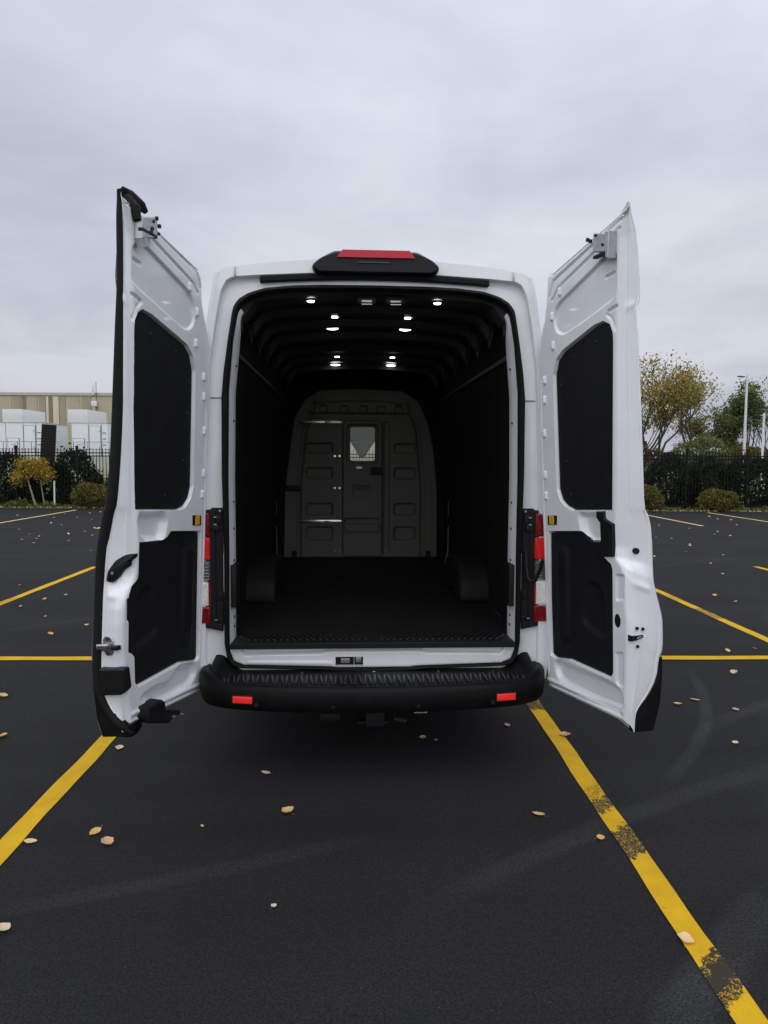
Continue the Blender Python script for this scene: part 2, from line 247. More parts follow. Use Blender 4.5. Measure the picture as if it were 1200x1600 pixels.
def densify(poly, g):
    out = []; k = len(poly)
    for i in range(k):
        a = Vector(poly[i]); b = Vector(poly[(i + 1) % k]); m = max(1, int((b - a).length / g))
        for j in range(m): out.append(tuple(a + (b - a) * j / m))
    return out
def relief_mesh(outline, feats, toP, grid=.008, thick=.02, edge=.006, edge_w=.01, holes=(), back=True):
    """a pressed sheet: CDT of the outline with a height for every vertex, folded back round its edge"""
    ol = densify(outline, grid); k = len(ol)
    hl = [densify(h, grid) for h in holes]
    x0, y0 = np.min(ol, 0); x1, y1 = np.max(ol, 0)
    gx, gy = np.meshgrid(np.arange(x0, x1, grid), np.arange(y0, y1, grid))
    gx = gx + (np.arange(gx.shape[0]) % 2)[:, None] * grid * .5
    P = np.stack([gx.ravel(), gy.ravel()], 1); s = sd_poly(P, outline); keep = s < -grid * .45
    for h in holes: keep &= sd_poly(P, h) > grid * .45
    P = P[keep]
    # rows of points that follow the outline and every pressing, so that creases come out straight
    ex = []
    def along(poly, offs, closed):
        k2 = len(poly); q = []
        for i in range(k2 if closed else k2 - 1):
            p, r_ = np.array(poly[i], float), np.array(poly[(i + 1) % k2], float); l = np.linalg.norm(r_ - p)
            if l < 1e-9: continue
            m2 = max(1, int(round(l / grid))); nn = np.array([-(r_ - p)[1], (r_ - p)[0]]) / l
            for j in range(m2):
                c = p + (r_ - p) * (j + .5) / m2
                for f_ in offs: q.append(c + nn * f_)
        return np.array(q)
    drop = np.zeros(len(P), bool)
    if edge:
        q = along(outline, (-.004, .004, -.009, .009, -.015, .015), True); q = q[sd_poly(q, outline) < -.003]; ex.append(q)
        drop |= dist_lines(P, outline, True) < .015 + grid * .5
    for ft in feats:
        if ft[0] == 'poly' and ft[3] < .03:
            w_ = ft[3]; ex.append(along(ft[1], (-.5 * w_, -.2 * w_, .2 * w_, .5 * w_), True)); drop |= dist_lines(P, ft[1], True) < .5 * w_ + grid * .45
        elif ft[0] == 'line' and ft[3] < .02:
            w_ = ft[3]; ex.append(along(ft[1], (-w_, -.6 * w_, -.2 * w_, .2 * w_, .6 * w_, w_), False)); drop |= dist_lines(P, ft[1]) < w_ + grid * .45
    P = P[~drop]
    if ex:
        q = np.concatenate(ex); q = q[sd_poly(q, outline) < -.002]
        for h in holes: q = q[sd_poly(q, h) > .002]
        key = np.unique(np.round(q / .0012).astype(int), axis=0, return_index=True)[1]; P = np.concatenate([P, q[key]])
    co = [Vector(p) for p in ol]; edges = [(i, (i + 1) % k) for i in range(k)]
    for h in hl:
        b = len(co); co += [Vector(p) for p in h]; edges += [(b + i, b + (i + 1) % len(h)) for i in range(len(h))]
    co += [Vector(p) for p in P]
    r = delaunay_2d_cdt(co, edges, [], 0, 1e-6)
    vo = np.array([(v.x, v.y) for v in r[0]])
    FA = np.array([tuple(f) for f in r[2]], int); cen = vo[FA].mean(1)
    ok = sd_poly(cen, outline) < 0
    for h in holes: ok &= sd_poly(cen, h) > 0
    FA = FA[ok]
    w = np.zeros(len(vo))
    for ft in feats:
        if ft[0] == 'fn': w += ft[1](vo); continue
        fp = np.asarray(ft[1]); near = np.all((vo > fp.min(0) - ft[3] * 1.1) & (vo < fp.max(0) + ft[3] * 1.1), axis=1)
        if not near.any(): continue
        Q = vo[near]
        if ft[0] == 'poly': w[near] += ft[2] * (1 - smoothstep(-ft[3] / 2, ft[3] / 2, sd_poly(Q, ft[1])))
        else: w[near] += ft[2] * (1 - smoothstep(ft[3] * .35, ft[3], dist_lines(Q, ft[1])))
    de = dist_lines(vo, outline, True) if edge else None
    if edge: w -= edge * (1 - np.clip(de / edge_w, 0, 1)) ** 2
    V = [tuple(toP(p[0], p[1], q)) for p, q in zip(vo.tolist(), w.tolist())]
    A, B, C_ = vo[FA[:, 0]], vo[FA[:, 1]], vo[FA[:, 2]]
    cr_ = (B[:, 0] - A[:, 0]) * (C_[:, 1] - A[:, 1]) - (B[:, 1] - A[:, 1]) * (C_[:, 0] - A[:, 0])
    FA = np.where((cr_ > 0)[:, None], FA, FA[:, ::-1]); F = [tuple(f) for f in FA.tolist()]
    if thick:
        from collections import Counter
        ec = Counter()
        for f in F:
            for i in range(3): ec[(f[i], f[(i + 1) % 3])] += 1
        bd = [e for e in ec if (e[1], e[0]) not in ec]
        mp = {}
        for a, b in bd:
            for q in (a, b):
                if q not in mp: mp[q] = len(V); V.append(tuple(toP(vo[q][0], vo[q][1], w[q] - thick)))
            F.append((b, a, mp[a], mp[b]))
    return V, F
def relief(name, outline, feats, toP, mat, parent=None, angle=50, **k):
    V, F = relief_mesh(outline, feats, toP, **k); return mesh_obj(name, V, F, mat, parent, True, angle)
def loft(rows, closed=False):
    n = len(rows[0]); V = [tuple(p) for r in rows for p in r]; F = []
    for i in range(len(rows) - 1):
        for j in range(n if closed else n - 1):
            F.append((i * n + j, i * n + (j + 1) % n, (i + 1) * n + (j + 1) % n, (i + 1) * n + j))
    return V, F
def resample(pts, m):
    P = np.asarray(pts, float); d = np.r_[0, np.cumsum(np.linalg.norm(np.diff(P, axis=0), axis=1))]
    t = np.linspace(0, d[-1], m); return np.stack([np.interp(t, d, P[:, i]) for i in range(P.shape[1])], 1)
def smooth_line(pts, m, it=2):
    P = np.asarray(pts, float)
    for _ in range(it):
        q = [P[0]]
        for a, b in zip(P[:-1], P[1:]): q += [a * .75 + b * .25, a * .25 + b * .75]
        q.append(P[-1]); P = np.array(q)
    return resample(P, m)

# ================================================================== the setting
def vnode(t, ty, **k):
    n = t.nodes.new(ty)
    for a, b in k.items(): setattr(n, a, b)
    return n
def math_n(t, op, a, b=None, c=None, clamp=False):
    n = t.nodes.new('ShaderNodeMath'); n.operation = op; n.use_clamp = clamp
    for i, x in enumerate((a, b, c)):
        if x is None: continue
        if isinstance(x, (int, float)): n.inputs[i].default_value = x
        else: t.links.new(x, n.inputs[i])
    return n.outputs[0]
def noise_n(t, vec, scale, detail=4, rough=.55, dist=0):
    n = t.nodes.new('ShaderNodeTexNoise'); n.inputs['Scale'].default_value = scale; n.inputs['Detail'].default_value = detail
    n.inputs['Roughness'].default_value = rough; n.inputs['Distortion'].default_value = dist
    if vec is not None: t.links.new(vec, n.inputs['Vector'])
    return n.outputs['Fac']
def map_n(t, v, a, b, c, d, smooth=False):
    n = t.nodes.new('ShaderNodeMapRange'); n.inputs[1].default_value = a; n.inputs[2].default_value = b; n.inputs[3].default_value = c; n.inputs[4].default_value = d
    if smooth: n.interpolation_type = 'SMOOTHSTEP'
    t.links.new(v, n.inputs[0]); return n.outputs[0]
def scale_col(t, col, f):
    s = t.nodes.new('ShaderNodeVectorMath'); s.operation = 'SCALE'; s.inputs[0].default_value = col; t.links.new(f, s.inputs['Scale']); return s.outputs[0]
def circ3(p1, p2, p3):
    ax, ay = p1; bx, by = p2; cx, cy = p3
    d = 2 * (ax * (by - cy) + bx * (cy - ay) + cx * (ay - by))
    ux = ((ax * ax + ay * ay) * (by - cy) + (bx * bx + by * by) * (cy - ay) + (cx * cx + cy * cy) * (ay - by)) / d
    uy = ((ax * ax + ay * ay) * (cx - bx) + (bx * bx + by * by) * (ax - cx) + (cx * cx + cy * cy) * (bx - ax)) / d
    return ux, uy, math.hypot(ax - ux, ay - uy)

def asphalt_mat():
    m, t, b = new_mat('asphalt')
    tc = vnode(t, 'ShaderNodeTexCoord'); v = tc.outputs['Object']
    fine = noise_n(t, v, 240, 3, .7); mid = noise_n(t, v, 38, 4); big = noise_n(t, v, .55, 5, .6, .4)
    mp = vnode(t, 'ShaderNodeMapping'); mp.inputs['Scale'].default_value = (.05, 1.6, 1); mp.inputs['Rotation'].default_value = (0, 0, R_(2)); t.links.new(v, mp.inputs[0])
    streak = noise_n(t, mp.outputs[0], 1.2, 5, .62, .3)
    f = math_n(t, 'MULTIPLY', map_n(t, fine, .30, .74, .55, 1.6), map_n(t, noise_n(t, v, 105, 2, .6), .33, .67, .62, 1.42))
    f = math_n(t, 'MULTIPLY', f, map_n(t, mid, .3, .7, .86, 1.14))
    f = math_n(t, 'MULTIPLY', f, map_n(t, big, .3, .7, .84, 1.16))
    f = math_n(t, 'MULTIPLY', f, map_n(t, streak, .32, .72, .84, 1.26))
    f = math_n(t, 'MULTIPLY', f, map_n(t, noise_n(t, v, 55, 1, .5), .76, .80, 1.0, 2.6))
    # pale scuffs left by turning tyres: arcs of real radius
    sep = vnode(t, 'ShaderNodeSeparateXYZ'); t.links.new(v, sep.inputs[0])
    arcs = [((-1.441, -1.276), (-1.008, -1.150), (-.098, -.84), .06, .50), ((.241, -1.27), (.889, -.85), (2.165, -.209), .075, .60),
            ((1.598, -.266), (2.02, .25), (2.604, 1.543), .05, .85), ((.823, -1.917), (1.12, -1.65), (1.482, -1.323), .10, .85),
            ((-3.542, 3.108), (-2.4, 3.95), (-1.2, 4.5), .05, .4), ((-6.5, 9.2), (-3, 9.5), (2, 9.1), .08, .3),
            ((3.0, 5.5), (5.2, 7.4), (8.2, 8.6), .09, .34), ((3.0, 8.6), (5.0, 6.9), (8.5, 6.2), .09, -.28), ((2.6, 6.2), (4.4, 8.6), (7.4, 10.6), .10, -.30),
            ((-7.5, 6.5), (-5.5, 9.0), (-2.0, 10.6), .10, .28), ((4.2, 3.1), (5.2, 4.4), (7.4, 5.2), .07, .35), ((2.1, .35), (3.2, 1.0), (4.8, 1.2), .07, .60), ((3.2, 11.4), (8, 10.2), (13, 10.8), .14, .3)]
    grit = map_n(t, noise_n(t, v, 120, 2, .6), .40, .60, .25, 1.0)
    patch = map_n(t, noise_n(t, v, 1.3, 3), .38, .62, .55, 1.0)
    for p1, p2, p3, w, amp in arcs:
        cx, cy, r = circ3(p1, p2, p3)
        ex = math_n(t, 'SUBTRACT', sep.outputs[0], cx); ey = math_n(t, 'SUBTRACT', sep.outputs[1], cy)
        d = math_n(t, 'SQRT', math_n(t, 'ADD', math_n(t, 'MULTIPLY', ex, ex), math_n(t, 'MULTIPLY', ey, ey)))
        band = map_n(t, math_n(t, 'ABSOLUTE', math_n(t, 'SUBTRACT', d, r)), w * .35, w * 1.15, 1, 0, True)
        # only the measured length of the arc
        mx_, my_ = (p1[0] + p3[0]) / 2, (p1[1] + p3[1]) / 2; hl = math.hypot(p1[0] - p3[0], p1[1] - p3[1]) / 2
        qx = math_n(t, 'SUBTRACT', sep.outputs[0], mx_); qy = math_n(t, 'SUBTRACT', sep.outputs[1], my_)
        q = math_n(t, 'SQRT', math_n(t, 'ADD', math_n(t, 'MULTIPLY', qx, qx), math_n(t, 'MULTIPLY', qy, qy)))
        ends = map_n(t, q, hl * .75, hl * 1.25, 1, 0, True)
        a = math_n(t, 'MULTIPLY', math_n(t, 'MULTIPLY', band, ends), math_n(t, 'MULTIPLY', grit, patch))
        f = math_n(t, 'MULTIPLY', f, math_n(t, 'MULTIPLY_ADD', a, amp * 1.7 if amp > 0 else amp * 1.3, 1.0))
    t.links.new(scale_col(t, (.0138, .0140, .0148), f), b.inputs['Base Color'])
    b.inputs['Roughness'].default_value = .9; b.inputs['Specular IOR Level'].default_value = .18
    bp = vnode(t, 'ShaderNodeBump'); bp.inputs['Strength'].default_value = .55; bp.inputs['Distance'].default_value = .004
    t.links.new(math_n(t, 'ADD', fine, mid), bp.inputs['Height']); t.links.new(bp.outputs[0], b.inputs['Normal'])
    return m
M['asphalt'] = asphalt_mat()
def yellow_mat(name, bands=(), base_wear=.30, tone=(.60, .36, .010)):
    m, t, b = new_mat(name)
    tc = vnode(t, 'ShaderNodeTexCoord'); v = tc.outputs['Object']
    sep = vnode(t, 'ShaderNodeSeparateXYZ'); t.links.new(v, sep.inputs[0])
    g = noise_n(t, v, 150, 3, .65); mid = noise_n(t, v, 9, 4); fine = noise_n(t, v, 420, 2, .7)
    wear = map_n(t, noise_n(t, v, 2.2, 5, .6), .55, .85, base_wear * .2, base_wear + .1)
    ms = vnode(t, 'ShaderNodeMapping'); ms.inputs['Scale'].default_value = (7, 26, 1); ms.inputs['Rotation'].default_value = (0, 0, R_(12)); t.links.new(v, ms.inputs[0])
    wear = math_n(t, 'MAXIMUM', wear, map_n(t, noise_n(t, ms.outputs[0], 1.6, 4, .6), .66, .76, 0, .55))
    for c, hw, st, sl in bands:
        yy = math_n(t, 'MULTIPLY_ADD', sep.outputs[0], sl, sep.outputs[1])
        yy = math_n(t, 'ADD', yy, map_n(t, noise_n(t, v, 24, 3), .3, .7, -.03, .03))
        d = math_n(t, 'ABSOLUTE', math_n(t, 'SUBTRACT', yy, c))
        wear = math_n(t, 'MAXIMUM', wear, map_n(t, d, hw * .75, hw * 1.2, st, 0, True))
    th = map_n(t, wear, 0, 1, .17, .82)
    mask = map_n(t, math_n(t, 'SUBTRACT', th, g), -.07, .05, 0, .97)
    col = scale_col(t, tone, math_n(t, 'MULTIPLY', map_n(t, mid, .3, .7, .88, 1.08), map_n(t, fine, .3, .7, .85, 1.12)))
    mx = vnode(t, 'ShaderNodeMix', data_type='RGBA'); t.links.new(mask, mx.inputs['Factor']); t.links.new(col, mx.inputs['A']); mx.inputs['B'].default_value = (.021, .021, .021, 1)
    t.links.new(mx.outputs['Result'], b.inputs['Base Color']); b.inputs['Roughness'].default_value = .8; b.inputs['Specular IOR Level'].default_value = .2
    bp = vnode(t, 'ShaderNodeBump'); bp.inputs['Strength'].default_value = .4; bp.inputs['Distance'].default_value = .003
    t.links.new(fine, bp.inputs['Height']); t.links.new(bp.outputs[0], b.inputs['Normal'])
    return m
def soil_mat(name, c1, c2, sc):
    m, t, b = new_mat(name); tc = vnode(t, 'ShaderNodeTexCoord')
    n = noise_n(t, tc.outputs['Object'], sc, 6, .65); n2 = noise_n(t, tc.outputs['Object'], sc * .06, 4)
    mx = vnode(t, 'ShaderNodeMix', data_type='RGBA'); t.links.new(map_n(t, math_n(t, 'MULTIPLY_ADD', n2, .6, math_n(t, 'MULTIPLY', n, .5)), .35, .75, 0, 1), mx.inputs['Factor'])
    mx.inputs['A'].default_value = (*c1, 1); mx.inputs['B'].default_value = (*c2, 1)
    t.links.new(mx.outputs['Result'], b.inputs['Base Color']); b.inputs['Roughness'].default_value = .95; b.inputs['Specular IOR Level'].default_value = .1
    return m
M['grass'] = soil_mat('lawn', (.085, .13, .035), (.14, .17, .055), 6)
M['soil'] = soil_mat('leaf_litter', (.045, .035, .022), (.10, .085, .04), 14)

FS = -.050                       # the fence and the lot edge run slightly askew to the van
def lot_edge(x): return 20.10 + FS * x
def fence_y(x): return 20.86 + FS * x
g = mesh_obj('ground', [(-1500, -1500, -.05), (1500, -1500, -.05), (1500, 2500, -.05), (-1500, 2500, -.05)], [(0, 1, 2, 3)], 'grass', smooth=False); tag(g, kind='structure')
lot = mesh_obj('parking_lot', [(-90, -90, 0), (90, -90, 0), (90, lot_edge(90), 0), (-90, lot_edge(-90), 0)], [(0, 1, 2, 3)], 'asphalt', smooth=False); tag(lot, kind='structure')
V = []; F = []
xs_ = np.arange(-60, 60.1, .25)
for i, x in enumerate(xs_):
    V += [(x, lot_edge(x) + random.uniform(-.05, .05), .004), (x, lot_edge(x) + .12, .03 + random.uniform(0, .02)), (x, lot_edge(x) + 1.7, .03)]
    if i: b_ = 3 * i; F += [(b_ - 3, b_, b_ + 1, b_ - 2), (b_ - 2, b_ + 1, b_ + 2, b_ - 1)]
tag(mesh_obj('planting_bed_ground', V, F, 'soil'), kind='structure')

# painted stall lines, each its own sheet 4 mm above the asphalt
YM = yellow_mat('stall_line_paint'); YM2 = yellow_mat('stall_line_paint_scuffed', [(.86, .12, .62, 0), (-.43 - .66, .07, .42, -.6), (-.57 - .66, .07, .60, -.6), (-.905 - .66, .125, .62, -.6), (-1.70 - 1.1, .050, .84, -1.0), (-1.70 - 1.1, .095, .62, -1.0)])
YM3 = yellow_mat('stall_line_paint_worn', [(3.7, .30, .5, 0), (-3.4, .30, .55, 0), (-2.7, .35, .5, 0), (4.6, .25, .4, 0)], .35)
SL = .028
YMF = yellow_mat('stall_line_paint_pale', (), .30, (.68, .50, .22))  # paler yellow tone for lines of the far row
def stripe(x0, y0, y1, mat=None, w=.10):
    n = max(2, int((y1 - y0) / .12)); V = []; F = []
    ph = random.uniform(0, 9)
    for i in range(n + 1):
        y = y0 + (y1 - y0) * i / n; x = x0 + SL * y
        a = .003 * math.sin(y * 5.1 + ph) + .002 * math.sin(y * 11.3 + ph * 2); b2 = .003 * math.sin(y * 6.3 + ph * 3) + .002 * math.sin(y * 14 + ph)
        V += [(x - w / 2 + a, y, .004), (x + w / 2 + b2, y, .004)]
        if i: k = 2 * i; F.append((k - 2, k - 1, k + 1, k))
    return mesh_obj('painted_line', V, F, mat or YM, lot, smooth=False)
for x0, y0, y1, mm in ((-1.606, -3.2, 7.25, YM), (1.124, -3.2, 7.25, YM2), (-4.30, -3.2, 7.3, YM3), (3.77, -3.2, 7.2, YM3), (-7.02, -3.2, 7.3, YM), (6.27, -3.2, 7.15, YM), (8.95, -3.2, 7.2, YM), (-9.72, -3.2, 7.2, YM),
                     (-9.68, 14.2, 19.9, YMF), (-6.62, 13.5, 19.9, YMF), (-12.5, 14.2, 20.2, YMF), (8.87, 14.3, 19.4, YMF), (11.42, 14.3, 19.2, YMF), (14.1, 14.3, 19.1, YM), (6.2, 14.3, 19.5, YM), (3.5, 14.3, 19.6, YM), (.8, 14.3, 19.7, YM), (-1.9, 14.3, 19.8, YM), (-4.2, 14.3, 19.9, YM)):
    stripe(x0, y0, y1, mm)
V = []; F = []
for i in range(161):
    x = -12 + i * .15; y = 2.035 - SL * x; V += [(x, y - .055 + .004 * math.sin(x * 6), .0065), (x, y + .055 + .004 * math.sin(x * 7.7), .0065)]
    if i: k = 2 * i; F.append((k - 2, k, k + 1, k - 1))
ym4 = yellow_mat('cross_line_paint'); mesh_obj('painted_line', V, F, ym4, lot, smooth=False)

# ================================================================== the van
van = empty('cargo_van', (0, 1.5, 0))
tag(van, 'white high-roof cargo van parked with both rear doors swung open', 'van')
VP = Matrix.Translation((0, -1.5, 0))
def P(o):                       # parent to the van, keeping world coordinates
    o.parent = van; o.matrix_parent_inverse = VP; return o
def part(mb, name, mat, angle=35): return P(mb.build(name, mat, None, True, angle))
def sub(mb, name, mat, parent, angle=35): return mb.build(name, mat, parent, True, angle)

SILH = [(0, 2.772), (.3, 2.766), (.51, 2.749), (.64, 2.735), (.76, 2.718), (.815, 2.707), (.852, 2.686), (.868, 2.65), (.885, 2.55), (.897, 2.475), (.910, 2.40), (.942, 2.1), (.972, 1.7), (.995, 1.3), (1.005, .9), (1.0, .6), (.98, .45), (0, .45)]
JE = [(0, 2.690), (.3, 2.686), (.625, 2.669), (.762, 2.659), (.798, 2.639), (.828, 2.58), (.858, 2.42), (.889, 2.21), (.90, 2.03), (.915, 1.7), (.925, 1.4), (.93, .9), (.93, .55), (.9, .475), (0, .462)]
SO = [(0, 2.630), (.3, 2.628), (.45, 2.622), (.595, 2.606), (.68, 2.58), (.738, 2.545), (.767, 2.50), (.793, 2.345), (.82, 2.155), (.832, 2.026), (.835, 1.6), (.827, 1.19), (.83, .66), (.815, .577), (.776, .53), (.66, .524), (.3, .514), (.18, .499), (0, .497)]
SI = [(0, 2.602), (.45, 2.594), (.595, 2.577), (.668, 2.551), (.716, 2.517), (.743, 2.472), (.768, 2.33), (.794, 2.06), (.802, 1.6), (.801, 1.19), (.805, .63), (.783, .56), (.726, .540), (.23, .525), (0, .517)]
def loop(half, m=320, cz=1.5):
    pts = [(x, z) for x, z in half] + [(-x, z) for x, z in half[::-1] if x > 0]
    d = np.array(densify(pts, .004)); a = np.arctan2(d[:, 0], d[:, 1] - cz); r = np.hypot(d[:, 0], d[:, 1] - cz)
    o_ = np.argsort(a); th = np.linspace(-math.pi, math.pi, m, endpoint=False)
    rr = np.interp(th, a[o_], r[o_], period=2 * math.pi)
    return np.stack([rr * np.sin(th), cz + rr * np.cos(th)], 1)
def ring(lp, y, k=1.0): return [(x * k, y, (z - 1.5) * k + 1.5) for x, z in lp]
lS, lJ, lO, lI = loop(SILH), loop(JE), loop(SO), loop(SI)
def mixl(a, b, t): return a * (1 - t) + b * t
rows = [ring(lS, .05), ring(lS, .028, .9985), ring(mixl(lS, lJ, .06), .022), ring(mixl(lS, lJ, .94), .020), ring(lJ, .026), ring(lJ, .048, .998), ring(mixl(lJ, lO, .16), .055), ring(mixl(lJ, lO, .5), .056), ring(lO, .056)]
V, F = loft(rows, True); P(mesh_obj('rear_door_frame', V, F, 'white', None, True, 40))
rows = [ring(lO, .058), ring(lO, .028), ring(mixl(lO, lI, .22), .012), ring(mixl(lO, lI, .6), .010), ring(mixl(lO, lI, .9), .024), ring(lI, .056)]
V, F = loft(rows, True); P(mesh_obj('door_seal', V, F, 'rubber', None, True, 60))
fade = lambda r: [(x, .056 + (y - .056) * (1 - .93 * float(smoothstep(2.30, 2.50, np.array(z)))) if y > .056 else y, z) for x, y, z in r]
rows = [fade(q_) for q_ in (ring(lI, .050), ring(lI, .075, .997), ring(lI, .10, .985), ring(lI, .185, .982))]
V, F = loft(rows, True); F = [q_ for q_ in F if max(V[i][2] for i in q_) < 2.50]; P(mesh_obj('opening_reveal', V, F, 'white', None, True, 40))

# outer skin ---------------------------------------------------------------
_pz = np.array([p[1] for p in SILH[6:17]][::-1]); _px = np.array([p[0] for p in SILH[6:17]][::-1])
def xs(z): return np.interp(z, _pz, _px)
def tp(y): return 1 - .10 * max(0, (y - 4.3) / 1.65) ** 2 - .05 * max(0, (y - 3.4) / 2.5)
def arch(cy, r=.43, zc=.36, zb=.45):
    a0 = math.asin((zb - zc) / r); return [(cy + r * math.cos(t), zc + r * math.sin(t)) for t in np.linspace(math.pi - a0, a0, 14)]
side_outline = [(0.02, .45)] + arch(1.53) + arch(4.98) + [(5.9, .45), (5.95, .8), (5.86, 1.08), (5.18, 1.42), (4.30, 2.30), (3.95, 2.50), (3.4, 2.685), (0.02, 2.685)]
cab_win = [(3.98, 1.46), (4.98, 1.44), (4.80, 1.66), (4.36, 2.08), (4.02, 2.14)]
for s in (-1, 1):
    toP = lambda y, z, w, s=s: (s * (float(xs(z)) * tp(y) + w), y, z)
    fe = [('line', [(.1, 1.02), (5.6, 1.0)], .012, .05), ('line', [(.1, 1.45), (3.6, 1.48)], -.006, .04), ('line', [(3.72, .5), (3.72, 2.4)], -.006, .03), ('line', [(2.1, .5), (2.1, 2.5)] if s > 0 else [(.3, 2.5), (3.5, 2.5)], -.006, .03)]
    P(relief('body_side', side_outline, fe, toP, 'white', None, grid=.035, thick=.02, edge=0, holes=[cab_win]))
    P(relief('cab_side_window', cab_win, [], lambda y, z, w, s=s: (s * (float(xs(z)) * tp(y) - .012 + w), y, z), 'glass', None, grid=.08, thick=0, edge=0))
    mb = MB(); mb.box((s * 1.008, 2.9, .62), (.02, 1.9, .16), .008); part(mb, 'side_moulding', 'black')
    mb = MB(); mb.box((s * 1.0, 4.05, 1.25), (.04, .16, .035), .01); part(mb, 'cab_door_handle', 'black')
    mb = MB(); mb.box((s * 1.16, 4.72, 1.62), (.20, .14, .36), .04); mb.box((s * 1.02, 4.74, 1.48), (.16, .06, .05), .015); mi = part(mb, 'wing_mirror', 'black')
# roof
half = [(.852, 2.686), (.815, 2.707), (.76, 2.718), (.755, 2.722), (.64, 2.737), (.51, 2.750), (.3, 2.766), (.1, 2.772)]
sect = [(-x, z) for x, z in half] + [(0, 2.773)] + [(x, z) for x, z in half[::-1]]
rows = []
for y, dz in ((.048, 0), (.07, .002), (.5, .004), (1.5, .006), (2.6, .004), (3.4, 0), (3.95, -.185), (4.30, -.385)):
    rows.append([(x * tp(y), y, z + dz) for x, z in sect])
V, F = loft(rows); P(mesh_obj('roof', V, F, 'white', None, True, 30))
# windscreen, bonnet, nose
top = rows[-1]
ws = [[(top[i][0] + (top[i][0] * (.985 / .83) - top[i][0]) * t, 4.30 + (5.18 - 4.30) * t - .10 * (top[i][0] / .8) ** 2 * t * .6, top[i][2] + (1.42 - top[i][2]) * t) for i in range(len(top))] for t in np.linspace(0, 1, 8)]
V, F = loft(ws); P(mesh_obj('windscreen', V, F, 'glass', None, True, 60))
bn = [[(p[0] * (1 - .10 * t), 5.18 + (.70 * t) * (1 - .16 * (p[0] / .95) ** 2), 1.42 - .30 * t - .03 * t * t) for p in ws[-1]] for t in np.linspace(0, 1, 6)]
ns = [[(p[0] * k, p[1] + dy_, z) for p in bn[-1]] for z, dy_, k in ((1.06, .06, 1.0), (.85, .12, 1.03), (.6, .13, 1.05), (.38, .10, 1.04))]
V, F = loft(bn + ns); P(mesh_obj('bonnet_and_nose', V, F, 'white', None, True, 35))
mb = MB(); mb.box((0, 5.99, .80), (1.25, .06, .30), .02); part(mb, 'grille', 'black')
# underbody closes the shell from below
mb = MB(); mb.box((0, 2.95, .43), (1.80, 5.7, .05), .01); part(mb, 'underbody', 'steel_dark')
mb = MB()
mb.tube([(-.85, 1.53, .36), (.85, 1.53, .36)], .05, 10); mb.tube([(-.62, .3, .40), (-.62, 2.6, .40)], .035, 8); mb.tube([(.62, .3, .40), (.62, 2.6, .40)], .035, 8); mb.tube([(0, 1.40, .36), (0, 1.66, .36)], .13, 12)
part(mb, 'rear_axle', 'steel_dark')
for s in (-1, 1):
    for y in (1.53, 4.98):
        mb = MB(); c = s * .86
        for (r0, x0), (r1, x1) in zip([(.20, -.115), (.31, -.11), (.345, -.085), (.35, 0), (.345, .085), (.31, .11), (.20, .115)], [(.31, -.11), (.345, -.085), (.35, 0), (.345, .085), (.31, .11), (.20, .115), (.20, -.115)]):
            k = 32; b_ = len(mb.v)
            for r, x in ((r0, x0), (r1, x1)): mb.v += [(c + x, y + r * math.cos(2 * math.pi * j / k), .355 + r * math.sin(2 * math.pi * j / k)) for j in range(k)]
            mb.f += [(b_ + j, b_ + (j + 1) % k, b_ + k + (j + 1) % k, b_ + k + j) for j in range(k)]
        ty = part(mb, 'wheel', 'tyre', 50)
        mb = MB(); mb.tube([(c - s * .10, y, .355), (c + s * .06, y, .355)], .205, 28); mb.tube([(c + s * .05, y, .355), (c + s * .10, y, .355)], .08, 16); r_ = mb.build('rim', M['steel'], ty); 

